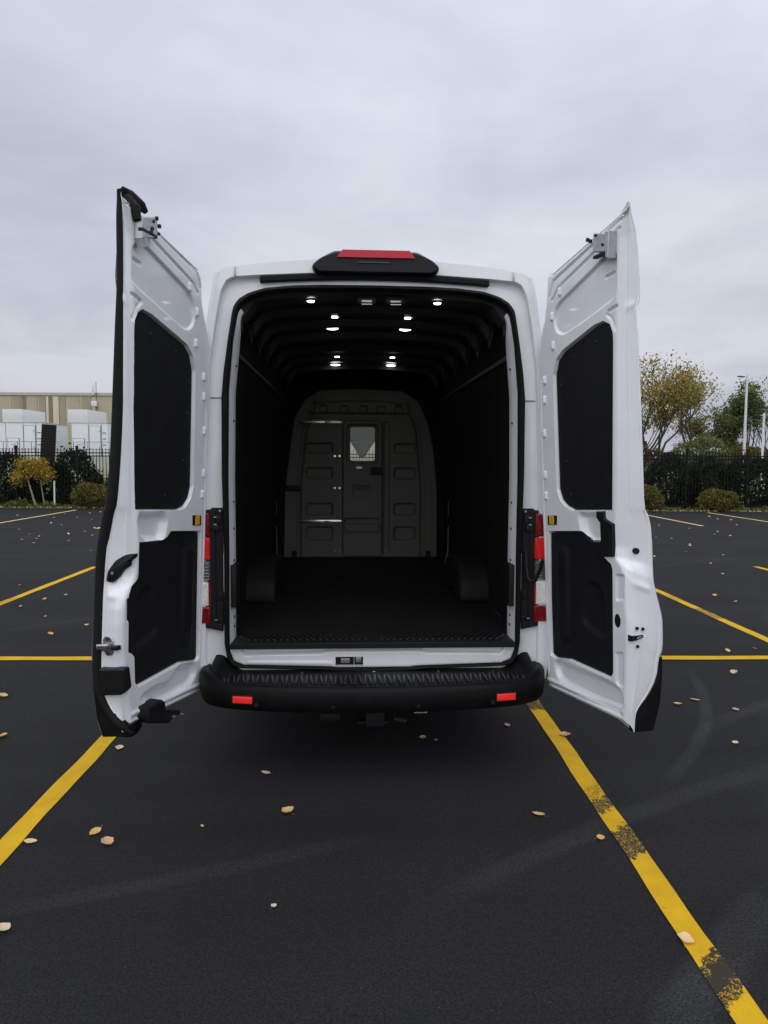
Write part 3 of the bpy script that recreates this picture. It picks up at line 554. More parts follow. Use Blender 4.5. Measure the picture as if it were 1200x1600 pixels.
# tail lights -----------------------------------------------------------------
for s in (-1, 1):
    f = lambda x, z, w, s=s: (s * x, .055 - w, z)
    base = MB().prism(fillet([(.872, .755), (1.004, .775), (1.004, 1.40), (.872, 1.415)], .02), f, -.03, .020, .006)
    tl = part(base, 'tail_light', 'black')
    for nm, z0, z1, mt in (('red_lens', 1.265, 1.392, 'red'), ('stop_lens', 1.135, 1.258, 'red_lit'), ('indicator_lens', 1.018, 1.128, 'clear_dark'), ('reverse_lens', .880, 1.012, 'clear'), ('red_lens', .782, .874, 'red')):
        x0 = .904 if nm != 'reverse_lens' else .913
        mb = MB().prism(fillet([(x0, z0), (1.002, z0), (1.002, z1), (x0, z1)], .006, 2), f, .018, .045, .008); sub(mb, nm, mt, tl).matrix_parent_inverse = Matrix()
        if nm == 'indicator_lens':
            mb = MB()
            for q in range(6): mb.prism([(.908, z0 + .006 + q * .017), (.945 - .004 * q, z0 + .006 + q * .017), (.945 - .004 * q, z0 + .012 + q * .017), (.908, z0 + .012 + q * .017)], f, .044, .0475, .001)
            sub(mb, 'lens_facets', 'chrome', tl)
    mb = MB().prism([(.901, .876), (.912, .876), (.912, 1.014), (.901, 1.014)], f, .018, .042, .003); sub(mb, 'red_edge_lens', 'red', tl)
    # hinge carrier and pillar plates beside the lamp
    mb = MB().prism(fillet([(.834, .762), (.900, .762), (.900, 1.42), (.834, 1.42)], .01), f, -.06, .012, .003)
    mb.box((s * .858, .043, 1.36), (.030, .03, .05), .004); mb.box((s * .87, .035, 1.31), (.04, .03, .035), .004); mb.box((s * .855, .047, .93), (.026, .02, .05), .004); mb.box((s * .855, .047, .80), (.035, .025, .02), .004)
    mb.tube([(s * .846, .05, 1.405), (s * .846, .025, 1.405)], .012, 12); hc = part(mb, 'door_hinge', 'black')
    mb = MB().tube([(s * .846, .026, 1.405), (s * .846, .022, 1.405)], .006, 10); sub(mb, 'hinge_bolt', 'steel', hc)
    for hz in (.80, 1.37, 1.33):
        mb = MB().box((s * .872, .018, hz), (.016, .006, .006), .001); sub(mb, 'hinge_bolt', 'steel', hc)
    mb = MB().prism(fillet([(.817, .950), (.846, .950), (.846, 1.168), (.817, 1.168)], .008), f, -.05, .009, .002); part(mb, 'pillar_plate', 'white')
    mb = MB().prism([(.838, .735), (.93, .755), (1.0, .72), (1.0, .755), (.94, .79), (.838, .775)], f, -.03, .03, .004); part(mb, 'lamp_shelf', 'black')
    # seams in the pillar
    mb = MB().box((s * .868, .052, 2.02), (.075, .004, .004), 0); part(mb, 'pillar_seam', 'steel_dark')
    # inner pillar fittings down the reveal
    mb = MB().box((s * .783, .12, .98), (.03, .12, .24), .006); part(mb, 'catch_cover', 'black')
    for z in (2.2, 1.9, 1.45, 1.30, 1.12, .80, .745):
        mb = MB().tube([(s * (float(np.interp(z, [.6, 1.6, 2.06, 2.33], [.80, .797, .789, .763])) - .010), .11, z), (s * (float(np.interp(z, [.6, 1.6, 2.06, 2.33], [.80, .797, .789, .763])) - .016), .11, z)], .007, 10); part(mb, 'pillar_plug', 'steel_dark')
mb = MB().tube([(.848, -.01, 1.17), (.850, -.03, 1.05), (.862, -.045, 1.022), (.885, -.06, 1.03), (.905, -.08, 1.09), (.915, -.10, 1.15)], .011, 8)
mb.tube([(.846, -.01, 1.19), (.849, -.02, 1.10)], .015, 8); part(mb, 'door_check_strap', 'black')

# high brake light and drip strip -----------------------------------------------
fB = lambda x, z, w: (x, .02 - w, z)
hp = [(-.347, 2.712), (-.322, 2.682), (.322, 2.682), (.347, 2.712), (.300, 2.760), (.222, 2.800), (-.222, 2.800), (-.300, 2.760)]
V = []; n = len(hp); hp = fillet(hp, .02, 3); n = len(hp)
for w, k, dz in ((-.35, .92, -.01), (.02, 1.0, 0), (.05, .985, 0), (.062, .95, 0)):
    for x, z in hp: V.append((x * k, .02 - w, 2.735 + (z - 2.735) * (k if w > 0 else .98) + dz - (max(0, z - 2.735) * .25 if w > .03 else 0)))
F = [(i * n + j, i * n + (j + 1) % n, (i + 1) * n + (j + 1) % n, (i + 1) * n + j) for i in range(3) for j in range(n)] + [tuple(3 * n + j for j in range(n))]
bl = P(mesh_obj('high_brake_light', V, F, 'black', None, True, 30))
mb = MB(); mb.v = [(-.208, -.052, 2.754), (.208, -.052, 2.754), (.178, -.040, 2.796), (-.178, -.040, 2.796), (-.208, -.02, 2.750), (.208, -.02, 2.750), (.178, .02, 2.799), (-.178, .02, 2.799)]
mb.f = [(0, 1, 2, 3), (4, 0, 3, 7), (1, 5, 6, 2), (3, 2, 6, 7), (0, 4, 5, 1)]; sub(mb, 'brake_lens', 'red_brake', bl)
mb = MB().box((-.01, -.0455, 2.730), (.17, .004, .007), .001); sub(mb, 'lens_slit', 'steel_dark', bl)
xsn = np.linspace(-.62, .62, 33)
mb = MB().prism([(x, 2.690 - .027 * (x / .62) ** 2) for x in xsn] + [(x, 2.661 - .024 * (x / .62) ** 2) for x in xsn[::-1]], lambda x, z, w: (x, .035 - w, z), -.02, .018, .003); part(mb, 'drip_strip', 'rubber')
for s in (-1, 1):
    mb = MB().box((s * .752, .025, 2.687), (.008, .03, .05), .002); part(mb, 'roof_seam', 'steel')

# sill, mat and load-floor edge ---------------------------------------------------
sill = [(-.798, .648), (-.800, .62), (-.780, .567), (-.726, .543), (-.25, .530), (-.2, .524), (.2, .524), (.25, .530), (.726, .543), (.780, .567), (.800, .62), (.798, .648)]
cut = [(-.215, .530), (-.060, .530), (-.060, .583), (-.215, .583)]
fe = [('poly', [(-.76, .665), (-.72, .600), (-.30, .606), (-.26, .617), (.26, .617), (.30, .606), (.72, .600), (.76, .665)], -.022, .018), ('line', [(-.70, .556), (-.24, .548)], .003, .012)]
P(relief('rear_sill', sill, fe, lambda x, z, w: (x, .034 - w, z), 'white', None, grid=.008, thick=.03, holes=[cut], edge=.004))
mb = MB().box((-.1375, .075, .556), (.17, .01, .07)); lk = part(mb, 'sill_lock', 'black')
mb = MB().tube([(-.11, .05, .528), (-.11, .05, .585)], .006, 8); mb.box((-.16, .062, .555), (.05, .01, .025), .003); mb.box((-.085, .06, .56), (.03, .012, .03), .003); sub(mb, 'striker', 'steel', lk)
FZ = .664
mb = MB(); mb.box((0, 1.86, FZ - .012), (1.72, 3.40, .024), .0); part(mb, 'cargo_floor_mat', 'mat')
mb = MB().prism([(-.798, .640), (.798, .640), (.796, .663), (.775, .672), (-.775, .672), (-.796, .663)], lambda x, z, w: (x, .03 - w, z), -.145, .035, .004); lip = part(mb, 'floor_edge_trim', 'mat')
bar = MB().box((0, 0, 0), (.016, .118, .014), .004)
first = None
for i in range(-20, 21):
    if abs(i) < 2: continue
    x = i * .0365
    if first is None: first = bar.build('tread_bar', M['tread'], lip); b_ = first
    else: b_ = first.copy(); COL.objects.link(b_); b_.parent = lip
    b_.location = (x, .10, .675); b_.rotation_euler = (0, 0, R_(32 if i < 0 else -32))

# bumper ------------------------------------------------------------------------------
plan = smooth_line([(-.955, .14), (-.962, .02), (-.952, -.06), (-.912, -.13), (-.84, -.185), (-.7, -.236), (-.4, -.287), (0, -.306), (.4, -.287), (.7, -.236), (.84, -.185), (.912, -.13), (.952, -.06), (.962, .02), (.955, .14)], 121, 2)
rows = []
for i in range(len(plan)):
    p = plan[i]; tdir = plan[min(i + 1, 120)] - plan[max(i - 1, 0)]; tdir /= np.linalg.norm(tdir); nrm = np.array([tdir[1], -tdir[0]])
    if nrm @ np.array([0, -1]) < 0 and abs(p[0]) < .9: nrm = -nrm
    ax = abs(p[0]); up = float(smoothstep(.80, .945, np.array(ax)))
    zt = .502 + .035 * up; zi = .508 + .09 * up
    inner = np.array([p[0] * (.90 if ax > .8 else .90 + .10 * (.8 - ax) / .8 * 0), .085])
    def at(d, z): q = p - nrm * d; return (q[0], q[1], z)
    mid = inner * .72 + (p - nrm * .03) * .28
    rows.append([(inner[0], inner[1], zi), (mid[0], mid[1], zi - .002), at(.055, zt), at(.045, zt + .008), at(.022, zt + .009), at(.006, zt - .002), at(0, zt - .018), at(-.004, .44 + .02 * up), at(.004, .398), at(.018, .374), at(.05, .366), (inner[0], .09, .362)])
V, F = loft(rows); bump = P(mesh_obj('rear_bumper', V, F, 'bumper', None, True, 40))
rib = MB().box((0, 0, 0), (.011, .155, .014), .004); first = None
for i in range(-33, 34):
    x = i * .0262
    y0 = -.075 - .055 * (1 - (x / .85) ** 2)
    if first is None: first = rib.build('tread_rib', M['tread'], bump); b_ = first
    else: b_ = first.copy(); COL.objects.link(b_); b_.parent = bump
    b_.location = (x, y0 - .015, .5085); b_.rotation_euler = (R_(-1.5), 0, R_(-10 * x + (3 if i % 2 else -3))); b_.scale = (1, .8 + .25 * (1 - (x / .85) ** 2), 1)
for x in (-.70, -.40, 0.0, .36, .665):
    mb = MB().tube([(x, -.02, .506), (x, -.02, .514)], .008, 10); sub(mb, 'bumper_screw', 'chrome', bump)
for s in (-1, 1):
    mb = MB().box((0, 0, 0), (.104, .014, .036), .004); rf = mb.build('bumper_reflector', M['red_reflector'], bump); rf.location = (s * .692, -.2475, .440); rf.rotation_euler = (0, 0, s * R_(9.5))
    mb = MB().box((0, 0, 0), (.118, .012, .050), .004); fr_ = mb.build('reflector_recess', M['black'], bump); fr_.location = (s * .692, -.2435, .440); fr_.rotation_euler = (0, 0, s * R_(9.5))
for x in (-.62, -.22, .22, .62):
    mb = MB().tube([(x, -.26, .415), (x, -.2385 - .063 * (1 - (x / .7) ** 2) * 1.0, .415)], .012, 12); sub(mb, 'parking_sensor', 'black', bump)
# tow hitch hanging under the bumper
mb = MB(); mb.tube([(-.55, -.02, .335), (.55, -.02, .335)], .03, 10); mb.box((0, -.10, .325), (.075, .22, .075), .006); mb.box((0, -.205, .325), (.10, .025, .10), .006); mb.box((-.01, -.15, .283), (.16, .06, .012), .002); mb.tube([(.10, -.16, .30), (.17, -.16, .285)], .02, 10)
ht = part(mb, 'tow_hitch', 'black')
mb = MB().box((-.24, -.13, .315), (.11, .08, .055), .012); mb.box((-.24, -.175, .318), (.08, .012, .035), .006); sub(mb, 'trailer_socket', 'black', ht)
mb = MB().box((.245, -.175, .345), (.07, .003, .026), 0); sub(mb, 'hitch_label', 'sticker', ht)
mb = MB().box((.245, -.165, .340), (.085, .014, .04), .003); sub(mb, 'label_plate', 'black', ht)
mb = MB().box((.215, -.1775, .345), (.004, .002, .016)); mb.box((.235, -.1775, .350), (.016, .002, .004)); mb.box((.238, -.1775, .342), (.004, .002, .012)); mb.box((.262, -.1775, .345), (.004, .002, .016)); mb.box((.258, -.1775, .338), (.014, .002, .003)); sub(mb, 'label_print', 'black', ht)

# load space ------------------------------------------------------------------------------
for s in (-1, 1):
    rows = []
    for z in (.66, .9, 1.2, 1.6, 1.9, 2.15, 2.27):
        rows.append([(s * (float(xs(z)) - .135 + (.012 * math.sin(y * 9) if False else 0)), y, z) for y in np.linspace(.185, 3.5, 18)])
    V, F = loft(rows); ln = P(mesh_obj('side_liner', V, F, 'liner', None, True, 40))
    mb = MB().box((s * (.79), 1.85, 2.285), (.035, 3.3, .03), .008); sub(mb, 'liner_rail', 'ceiling', ln)
    rows = [[(s * (.797), y, 2.29), (s * .795, y, 2.45), (s * .765, y, 2.55), (s * .70, y, 2.60)] for y in np.linspace(.185, 3.5, 14)]
    V, F = loft(rows); P(mesh_obj('upper_side_panel', V, F, 'liner', None, True, 40))
    # wheel box
    wb = fillet([(1.10, .655), (1.13, .80), (1.27, .93), (1.55, .965), (1.86, .93), (2.0, .80), (2.03, .655)], .12, 5); rows = []
    for xx, k in ((.90, 1.0), (.715, 1.0), (.685, .985), (.668, .94), (.662, .86), (.660, .60), (.660, .2)): rows.append([(s * xx, 1.565 + (y - 1.565) * (.86 + .14 * k if k > .8 else .98 * k), .655 + (z - .655) * k) for y, z in wb])
    V, F = loft(rows); P(mesh_obj('wheel_box', V, F, 'mat', None, True, 60))
    # bare body metal showing between liner and bulkhead
    fW = lambda x, z, w, s=s: (s * x, 2.95 - w, z)
    mb = MB().prism([(.795, .67), (.835, .67), (.838, 1.05), (.828, 1.04), (.822, .80)], fW, 0, .012, .002); part(mb, 'bare_pillar', 'bulk')
    mb = MB().prism(fillet([(.828, 1.15), (.836, 1.14), (.838, 1.30), (.830, 1.29)], .004), fW, 0, .010, .002); part(mb, 'bare_pillar', 'bulk')
# inner roof sheet and the transverse bows
def cz(x, y): return 2.642 - .055 * (x / .75) ** 2 - (.06 if abs(x) > .72 else 0)
rows = [[(x, y, cz(x, y)) for x in np.linspace(-.75, .75, 21)] for y in np.linspace(.10, 3.52, 12)]
V, F = loft(rows); cl_ = P(mesh_obj('roof_lining', V, F, 'ceiling', None, True, 40))
for y, wd, dp in ((.20, .16, .035), (.62, .07, .04), (1.02, .07, .045), (1.48, .07, .045), (2.05, .07, .045), (2.65, .07, .045), (3.22, .09, .05)):
    rows = []
    for x in np.linspace(-.73, .73, 25):
        z = cz(x, y) - .004; e_ = max(0, abs(x) - .62) / .11; dd = dp * (1 + .9 * e_)
        rows.append([(x, y - wd / 2 - .012, z), (x, y - wd / 2, z - dd), (x, y + wd / 2, z - dd), (x, y + wd / 2 + .012, z)])
    V, F = loft(rows); bo = P(mesh_obj('roof_bow', V, F, 'ceiling', None, True, 30))
    for s in (-1, 1):
        mb = MB().prism([(.70, 2.55), (.775, 2.52), (.745, 2.40), (.735, 2.47), (.705, 2.50)], lambda x, z, w, s=s, y=y: (s * x, y - w, z), -.025, .025, .003); sub(mb, 'bow_foot', 'ceiling', bo)
for y, x, r in ((.185, .357, .020), (1.21, .258, .038), (3.10, .270, .042)):
    for s in (-1, 1):
        z = cz(x, y) - (.043 if y < 1 else .010)
        prof = [(1.30, 0), (1.30, -.006), (1.12, -.012)]
        k = 28; V = []; F = []
        for rr, dz in prof: V += [(s * x + r * rr * math.cos(2 * math.pi * j / k), y + r * rr * math.sin(2 * math.pi * j / k), z + dz) for j in range(k)]
        F = [(i * k + j, i * k + (j + 1) % k, (i + 1) * k + (j + 1) % k, (i + 1) * k + j) for i in range(2) for j in range(k)]
        lm = P(mesh_obj('dome_lamp', V, F, 'black', None, True, 40))
        V = []
        for rr, dz in ((1.12, -.010), (1.08, -.013), (.8, -.017), (.4, -.018)): V += [(s * x + r * rr * math.cos(2 * math.pi * j / k), y + r * rr * math.sin(2 * math.pi * j / k), z + dz) for j in range(k)]
        F = [(i * k + j, i * k + (j + 1) % k, (i + 1) * k + (j + 1) % k, (i + 1) * k + j) for i in range(3) for j in range(k)] + [tuple(3 * k + j for j in range(k))]
        mesh_obj('lamp_lens', V, F, 'lamp_on', lm, True, 50)
        if y > 1:      # glowing block added to imitate lamp light spilled on the bow; no lens
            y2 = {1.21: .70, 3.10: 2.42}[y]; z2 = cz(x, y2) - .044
            mb = MB().box((s * x * .9, y2, z2), (.040, .030, .008), .003); mb.build('spill_glow', M['lamp_on'], lm)
            mb = MB().box((s * x * .9 + .034, y2, z2 + .003), (.016, .05, .014), .003); mb.build('spill_glow_clip', M['steel_dark'], lm)
for x in (-.045, .115):
    mb = MB().box((x, .135, 2.572), (.105, .05, .045), .008); ls = part(mb, 'latch_striker', 'black')
    mb = MB(); mb.tube([(x - .028, .10, 2.556), (x - .028, .085, 2.54), (x + .028, .085, 2.54), (x + .028, .10, 2.556)], .005, 8); mb.box((x, .107, 2.562), (.06, .006, .014), .002); sub(mb, 'striker_loop', 'steel', ls)

# bulkhead -------------------------------------------------------------------------------------
BY = 3.53
fK = lambda x, z, w: (x, BY - w, z)
bo_ = [(-.818, .664), (-.806, 1.38), (-.755, 1.79), (-.705, 2.12), (-.60, 2.31), (-.44, 2.41), (-.04, 2.43), (.42, 2.41), (.585, 2.31), (.690, 2.10), (.755, 1.80), (.795, 1.38), (.800, .664)]
door_hole = [(-.206, .70), (-.206, 2.05), (-.172, 2.102), (.182, 2.104), (.216, 2.05), (.220, .70)]
fe = [('poly', fillet([(-.555, 2.125), (.52, 2.125), (.52, 2.175), (-.555, 2.175)], .02), -.018, .014)]
for a, b in ((1.861, 1.763), (1.604, 1.496), (1.233, 1.114), (.984, .848)):
    fe += [('poly', fillet([(-.58, b), (-.308, b), (-.308, a), (-.58, a)], .03), -.020, .014), ('poly', fillet([(.341, b), (.562, b), (.562, a), (.341, a)], .03), -.020, .014)]
for a in (-.40, -.19, .01, .20, .38): fe.append(('poly', fillet([(a - .045, 2.19), (a + .045, 2.19), (a + .038, 2.25), (a - .038, 2.25)], .012), -.02, .012))
fe += [('line', [(-.66, .67), (-.66, 1.4), (-.60, 2.0), (-.5, 2.26)], -.014, .03), ('line', [(.64, .67), (.64, 1.4), (.585, 2.0), (.5, 2.25)], -.014, .03), ('line', [(-.5, 2.29), (-.2, 2.32), (.2, 2.32), (.46, 2.29)], .012, .03)]
fe += [('poly', fillet([(.232, .7), (.288, .7), (.284, 2.09), (.232, 2.09)], .01), -.010, .010)]
bk = P(relief('bulkhead', bo_, fe, fK, 'bulk', None, grid=.011, thick=.03, holes=[door_hole]))
win = fillet([(-.122, 1.682), (.134, 1.682), (.134, 2.032), (-.122, 2.032)], .03)
fe = [('poly', fillet([(-.158, 1.655), (.166, 1.655), (.166, 2.058), (-.158, 2.058)], .05), -.016, .014), ('poly', fillet([(-.178, 1.018), (.182, 1.018), (.182, 1.077), (-.178, 1.077)], .015), -.016, .012),
      ('line', [(-.20, .995), (-.17, .925), (.184, .925), (.194, .995)], -.010, .014), ('poly', fillet([(-.09, 1.31), (.088, 1.31), (.088, 1.42), (-.09, 1.42)], .015), -.008, .012), ('line', [(-.05, 1.375), (.05, 1.375)], -.01, .02)]
bd = P(relief('bulkhead_door', [(-.200, .672), (-.200, 2.048), (-.170, 2.096), (.180, 2.098), (.210, 2.048), (.214, .672)], fe, lambda x, z, w: (x, BY - .006 - w, z), 'bulk', None, grid=.010, thick=.025, holes=[win]))
mb = MB().prism(win, lambda x, z, w: (x, BY + .01 - w, z), 0, .004, .0005); sub(mb, 'window_pane', 'glass', bd)
mb = MB().prism(fillet([(.089, 1.532), (.215, 1.532), (.215, 1.615), (.089, 1.615)], .008), fK, .006, .022, .003); mb.box((.145, BY - .03, 1.565), (.07, .02, .03), .004); hd = sub(mb, 'door_handle', 'black', bd)
mb = MB().box((-.03, BY - .008, 1.610), (.06, .003, .022)); sub(mb, 'data_plate', 'steel', bd)
for z in (2.081, 1.047):
    mb = MB().box((-.43, BY - .012, z), (.43, .016, .030), .003); mb.box((-.30, BY - .022, z), (.18, .012, .016), .002); part(mb, 'slide_rail', 'chrome')
for x in (-.283, -.233):
    for z in (1.730, 1.396, .735):
        r_ = .012 if z > 1 else .005
        mb = MB().tube([(x, BY + .0, z), (x, BY - .010, z)], r_, 10); part(mb, 'bulkhead_bolt', 'chrome')
for x in (-.705, .70):
    mb = MB().tube([(x, BY - .03, .665), (x, BY - .03, .71)], [.03, .018], 12); mb.tube([(x, BY - .03, .71), (x, BY - .03, .735)], .026, 12); part(mb, 'bulkhead_foot', 'black')
mb = MB().box((-.72, BY - .02, 1.395), (.16, .05, .06), .015); part(mb, 'bulkhead_bracket', 'black')
mb = MB().tube([(.775, BY - .05, 1.90), (.775, BY - .10, 1.87), (.775, BY - .10, 1.72), (.775, BY - .05, 1.69)], .012, 8); part(mb, 'grab_handle', 'black')
back_hole = [(-.16, 1.62), (.18, 1.62), (.18, 2.07), (-.16, 2.07)]
P(relief('bulkhead_backing', [(-.93, .56), (.93, .56), (.93, 1.9), (.88, 2.3), (.80, 2.66), (-.80, 2.66), (-.88, 2.3), (-.93, 1.9)], [], lambda x, z, w: (x, BY + .11 - w, z), 'liner', None, grid=.08, thick=.02, edge=0, holes=[back_hole]))
# cab
mb = MB().box((0, 4.95, 1.10), (1.7, .45, .55), .08); part(mb, 'dashboard', 'cab')
mb = MB().box((0, 4.32, 2.08), (1.5, .45, .36), .05); part(mb, 'overhead_console', 'cab')
mb = MB().prism([(-.115, 1.90), (.165, 1.90), (.055, 1.735), (-.002, 1.715)], lambda x, z, w: (x, 4.55 - w, z), -.05, .05, .01); part(mb, 'mirror_pod', 'black')
for s in (-1, 1):
    mb = MB().box((s * .50, 4.15, .95), (.50, .50, .16), .05); mb.box((s * .50, 3.88, 1.28), (.48, .14, .60), .05); mb.box((s * .50, 3.86, 1.60), (.26, .10, .16), .04); part(mb, 'cab_seat', 'cab')
mb = MB().box((0, 4.5, .62), (1.7, 1.8, .05), .01); part(mb, 'cab_floor', 'cab')

# rear doors ----------------------------------------------------------------------------------
ANG = R_(16.9); LEAN = .042
def rear_door(s, D, label):
    O = Vector((s * (.972 + LEAN * .45), -.03, 0)); d = Vector((s * math.sin(ANG), -math.cos(ANG), 0)); T = Vector((-s * LEAN, 0, 1))
    n = d.cross(T); n = n if n.x * s > 0 else -n; n.normalize()
    def uz(u, z, w): return O + d * float(u) + T * float(z) - n * float(w)
    ce = np.array(smooth_line([tuple(p) for p in D['crease']], 90, 1)); ee = np.array(smooth_line(D['edge'], 90, 1))
    ce = ce[np.argsort(ce[:, 1])]; ee = ee[np.argsort(ee[:, 1])]
    def tz(t, z, w):            # on the face of the free edge: t outward from the inner face, z up, w proud of the face
        uc = float(np.interp(z, ce[:, 1], ce[:, 0])) + .006; te = max(.03, float(np.interp(z, ee[:, 1], ee[:, 0])))
        k = min(1.0, max(0.0, float(t) / te))
        return O + d * (uc + (.664 - uc) * k + .009 * min(1, 4 * k) * min(1, 5 * (1 - k)) + float(w)) + T * float(z) + n * float(t)
    hinge = [tuple(p) for p in D['hinge']]; crease = [tuple(p) for p in D['crease']]
    outline = hinge + crease
    cr = smooth_line(crease, 90, 1)
    feats = [('poly', D['trim_up'], -.036, .012), ('poly', D['trim_low'], -.042, .012), ('poly', fillet(D['dish'], .05), -.013, .012), ('poly', fillet(D['bowl'], .03), -.036, .036), ('poly', fillet(D['swoop'], .05), -.026, .036)]
    for gl in D['groove']: feats.append(('line', gl, -.009, .0095))
    for gl in D['slots']: feats.append(('line', gl, -.010, .010))
    for gl in D['rects']: feats.append(('poly', fillet(gl, .01), -.010, .012))
    for (u, z) in D['bumps']: feats.append(('poly', fillet([(u - .010, z - .020), (u + .010, z - .020), (u + .010, z + .020), (u - .010, z + .020)], .006), .012, .008))
    hz = sorted([(p[1], p[0]) for p in hinge]); hzz = [a for a, b in hz]; huu = [b for a, b in hz]
    feats.append(('line', [(p[0] + .030, p[1]) for p in hinge[1:7]], -.005, .009))
    feats.append(('line', [(p[0] + .011, p[1]) for p in hinge[1:9]], -.004, .0055)); feats.append(('line', [(hinge[-1][0] + .012, hinge[-1][1] - .012), (crease[0][0] - .012, crease[0][1] - .016)], -.006, .006))
    bl_ = [hinge[0], crease[-1]]
    off = [(bl_[0][0] + .01, bl_[0][1] + .045), (bl_[1][0] - .02, bl_[1][1] + .055)]; feats.append(('line', off, .009, .014)); feats.append(('line', [(off[0][0], off[0][1] - .024), (off[1][0], off[1][1] - .026)], -.006, .008))
    me_ol = hinge + [tuple(p) for p in cr]
    door = P(relief('rear_door', me_ol, feats, uz, 'white_door', None, angle=60, grid=.0048, thick=.012, edge=.010, edge_w=.018)); door['label'] = label
    # free-edge face of the door shell
    m = 240; e = smooth_line(D['edge'], m, 1); cr = smooth_line(crease, m, 1)
    rows = []
    for i in range(m):
        u, z = cr[i]; t, z2 = e[i]; k = i / (m - 1)
        a = uz(u, z, -.010); b1 = uz(u + .006, z * .9 + z2 * .1, -.018); c = O + d * .664 + T * float(z2) + n * float(t)
        zz_ = float(z2); led = 0.0
        for zc_, am in ((1.06, .007), (2.40, .004)): led += am * math.exp(-((zz_ - zc_) / .016) ** 2)
        row = [a, b1]
        for kq in np.linspace(.06, .985, 22):
            g_ = .010 * min(1, 5 * kq) * min(1, 9 * (1 - kq)) + led * min(1, 4 * kq) * (1 if kq < .62 else max(0, 1 - (kq - .62) * 6))
            g_ -= .0045 * math.exp(-((kq - .30) / .035) ** 2) * (1 if zz_ > 1.4 else .4) + .004 * math.exp(-((kq - .80) / .03) ** 2) - .004 * math.exp(-((kq - .93) / .03) ** 2)
            row.append(b1.lerp(c, kq) + d * g_)
        rows.append(row + [c, c + n * .008 - d * .02])
    V, F = loft(rows); mesh_obj('edge_panel', V, F, 'white_door', door, True, 50)
    # outer skin from the free edge back to the hinge line
    sk = D.get('skin') or D['edge']
    e2 = smooth_line([tuple(p) for p in sk], m, 1); h2 = smooth_line(hinge[::-1], m, 1); rows = []
    for i in range(m):
        t, z = e2[i]; u, zh = h2[i]
        c = O + d * .660 + T * float(z) + n * (float(t) + .004); h = uz(u, zh, -.05)
        row = []
        for q in np.linspace(0, 1, 9): p = c.lerp(h, q) + n * (.05 * math.sin(math.pi * q) * (.5 + .5 * (1 - q))); row.append(p)
        row.append(uz(u, zh, -.008)); rows.append(row)
    V, F = loft(rows); mesh_obj('outer_skin', V, F, 'white', door, True, 50)
    # black trim boards
    for key in ('trim_up', 'trim_low'):
        pl = inset_any(fillet(D[key], .012, 3), .004)
        fe = []
        if key == 'trim_low':
            us = [p[0] for p in pl]; zs = [p[1] for p in pl]; u0, u1, z0, z1 = min(us), max(us), min(zs), max(zs)
            fe = [('poly', fillet([(u0 + .07, z0 + .10), (u0 + .17, z0 + .12), (u0 + .17, z1 - .10), (u0 + .07, z1 - .09)], .03), .014, .04), ('poly', fillet([(u1 - .26, z0 + .24), (u1 - .06, z0 + .20), (u1 - .10, z1 - .26), (u1 - .18, z1 - .24)], .05), -.016, .03)]
        tb = relief('trim_board', pl, fe, lambda u, z, w: uz(u, z, w - .013), 'trim', door, grid=.011, thick=.012, edge=.003, edge_w=.008)
        if key == 'trim_up':
            for (u, z) in D['fast_up']:
                mb = MB(); a = uz(u, z, -.013); mb.tube([a, a - n * .004], [.010, .007], 12); sub(mb, 'trim_clip', 'black', tb)
    # amber reflector in its frame
    mb = MB().prism(D['reflector'], uz, -.012, .004, .002); rf = sub(mb, 'amber_reflector_frame', 'black', door)
    cx_ = np.mean([p[0] for p in D['reflector']]); cz_ = np.mean([p[1] for p in D['reflector']])
    hw = (max(p[0] for p in D['reflector']) - min(p[0] for p in D['reflector'])) / 2; hh = (max(p[1] for p in D['reflector']) - min(p[1] for p in D['reflector'])) / 2
    mb = MB().prism([(cx_ - hw * .5, cz_ - hh * .78), (cx_ + hw * .45, cz_ - hh * .78), (cx_ + hw * .45, cz_ + hh * .78), (cx_ - hw * .5, cz_ + hh * .78)], uz, .003, .008, .002); sub(mb, 'amber_lens', 'amber', door)
    # upper latch
    mb = MB().prism(D['latch'], uz, -.004, .040, .004); lt = sub(mb, 'upper_latch', 'steel', door)
    mb = MB().prism(D['latch_side'], uz, -.004, .046, .003); sub(mb, 'latch_bracket', 'steel', door)
    for j, (u, z) in enumerate(D['latch_bits']):
        mb = MB(); a = uz(u, z, .034); mb.tube([a, a - n * .010], .007 if j % 2 else .0095, 10); sub(mb, 'latch_bolt', 'black', door)
    mb = MB(); mb.prism([(D['latch'][0][0], D['latch'][2][1] - .004), (D['latch'][1][0], D['latch'][2][1] - .004), (D['latch'][1][0], D['latch'][2][1] + .01), (D['latch'][0][0], D['latch'][2][1] + .01)], uz, .02, .042, .002)
    sub(mb, 'latch_pawl', 'black', door)
    return door, uz, tz, O, d, T, n
def inset_any(poly, d):
    ar = sum(poly[i][0] * poly[(i + 1) % len(poly)][1] - poly[(i + 1) % len(poly)][0] * poly[i][1] for i in range(len(poly)))
    return inset(poly if ar > 0 else poly[::-1], d)

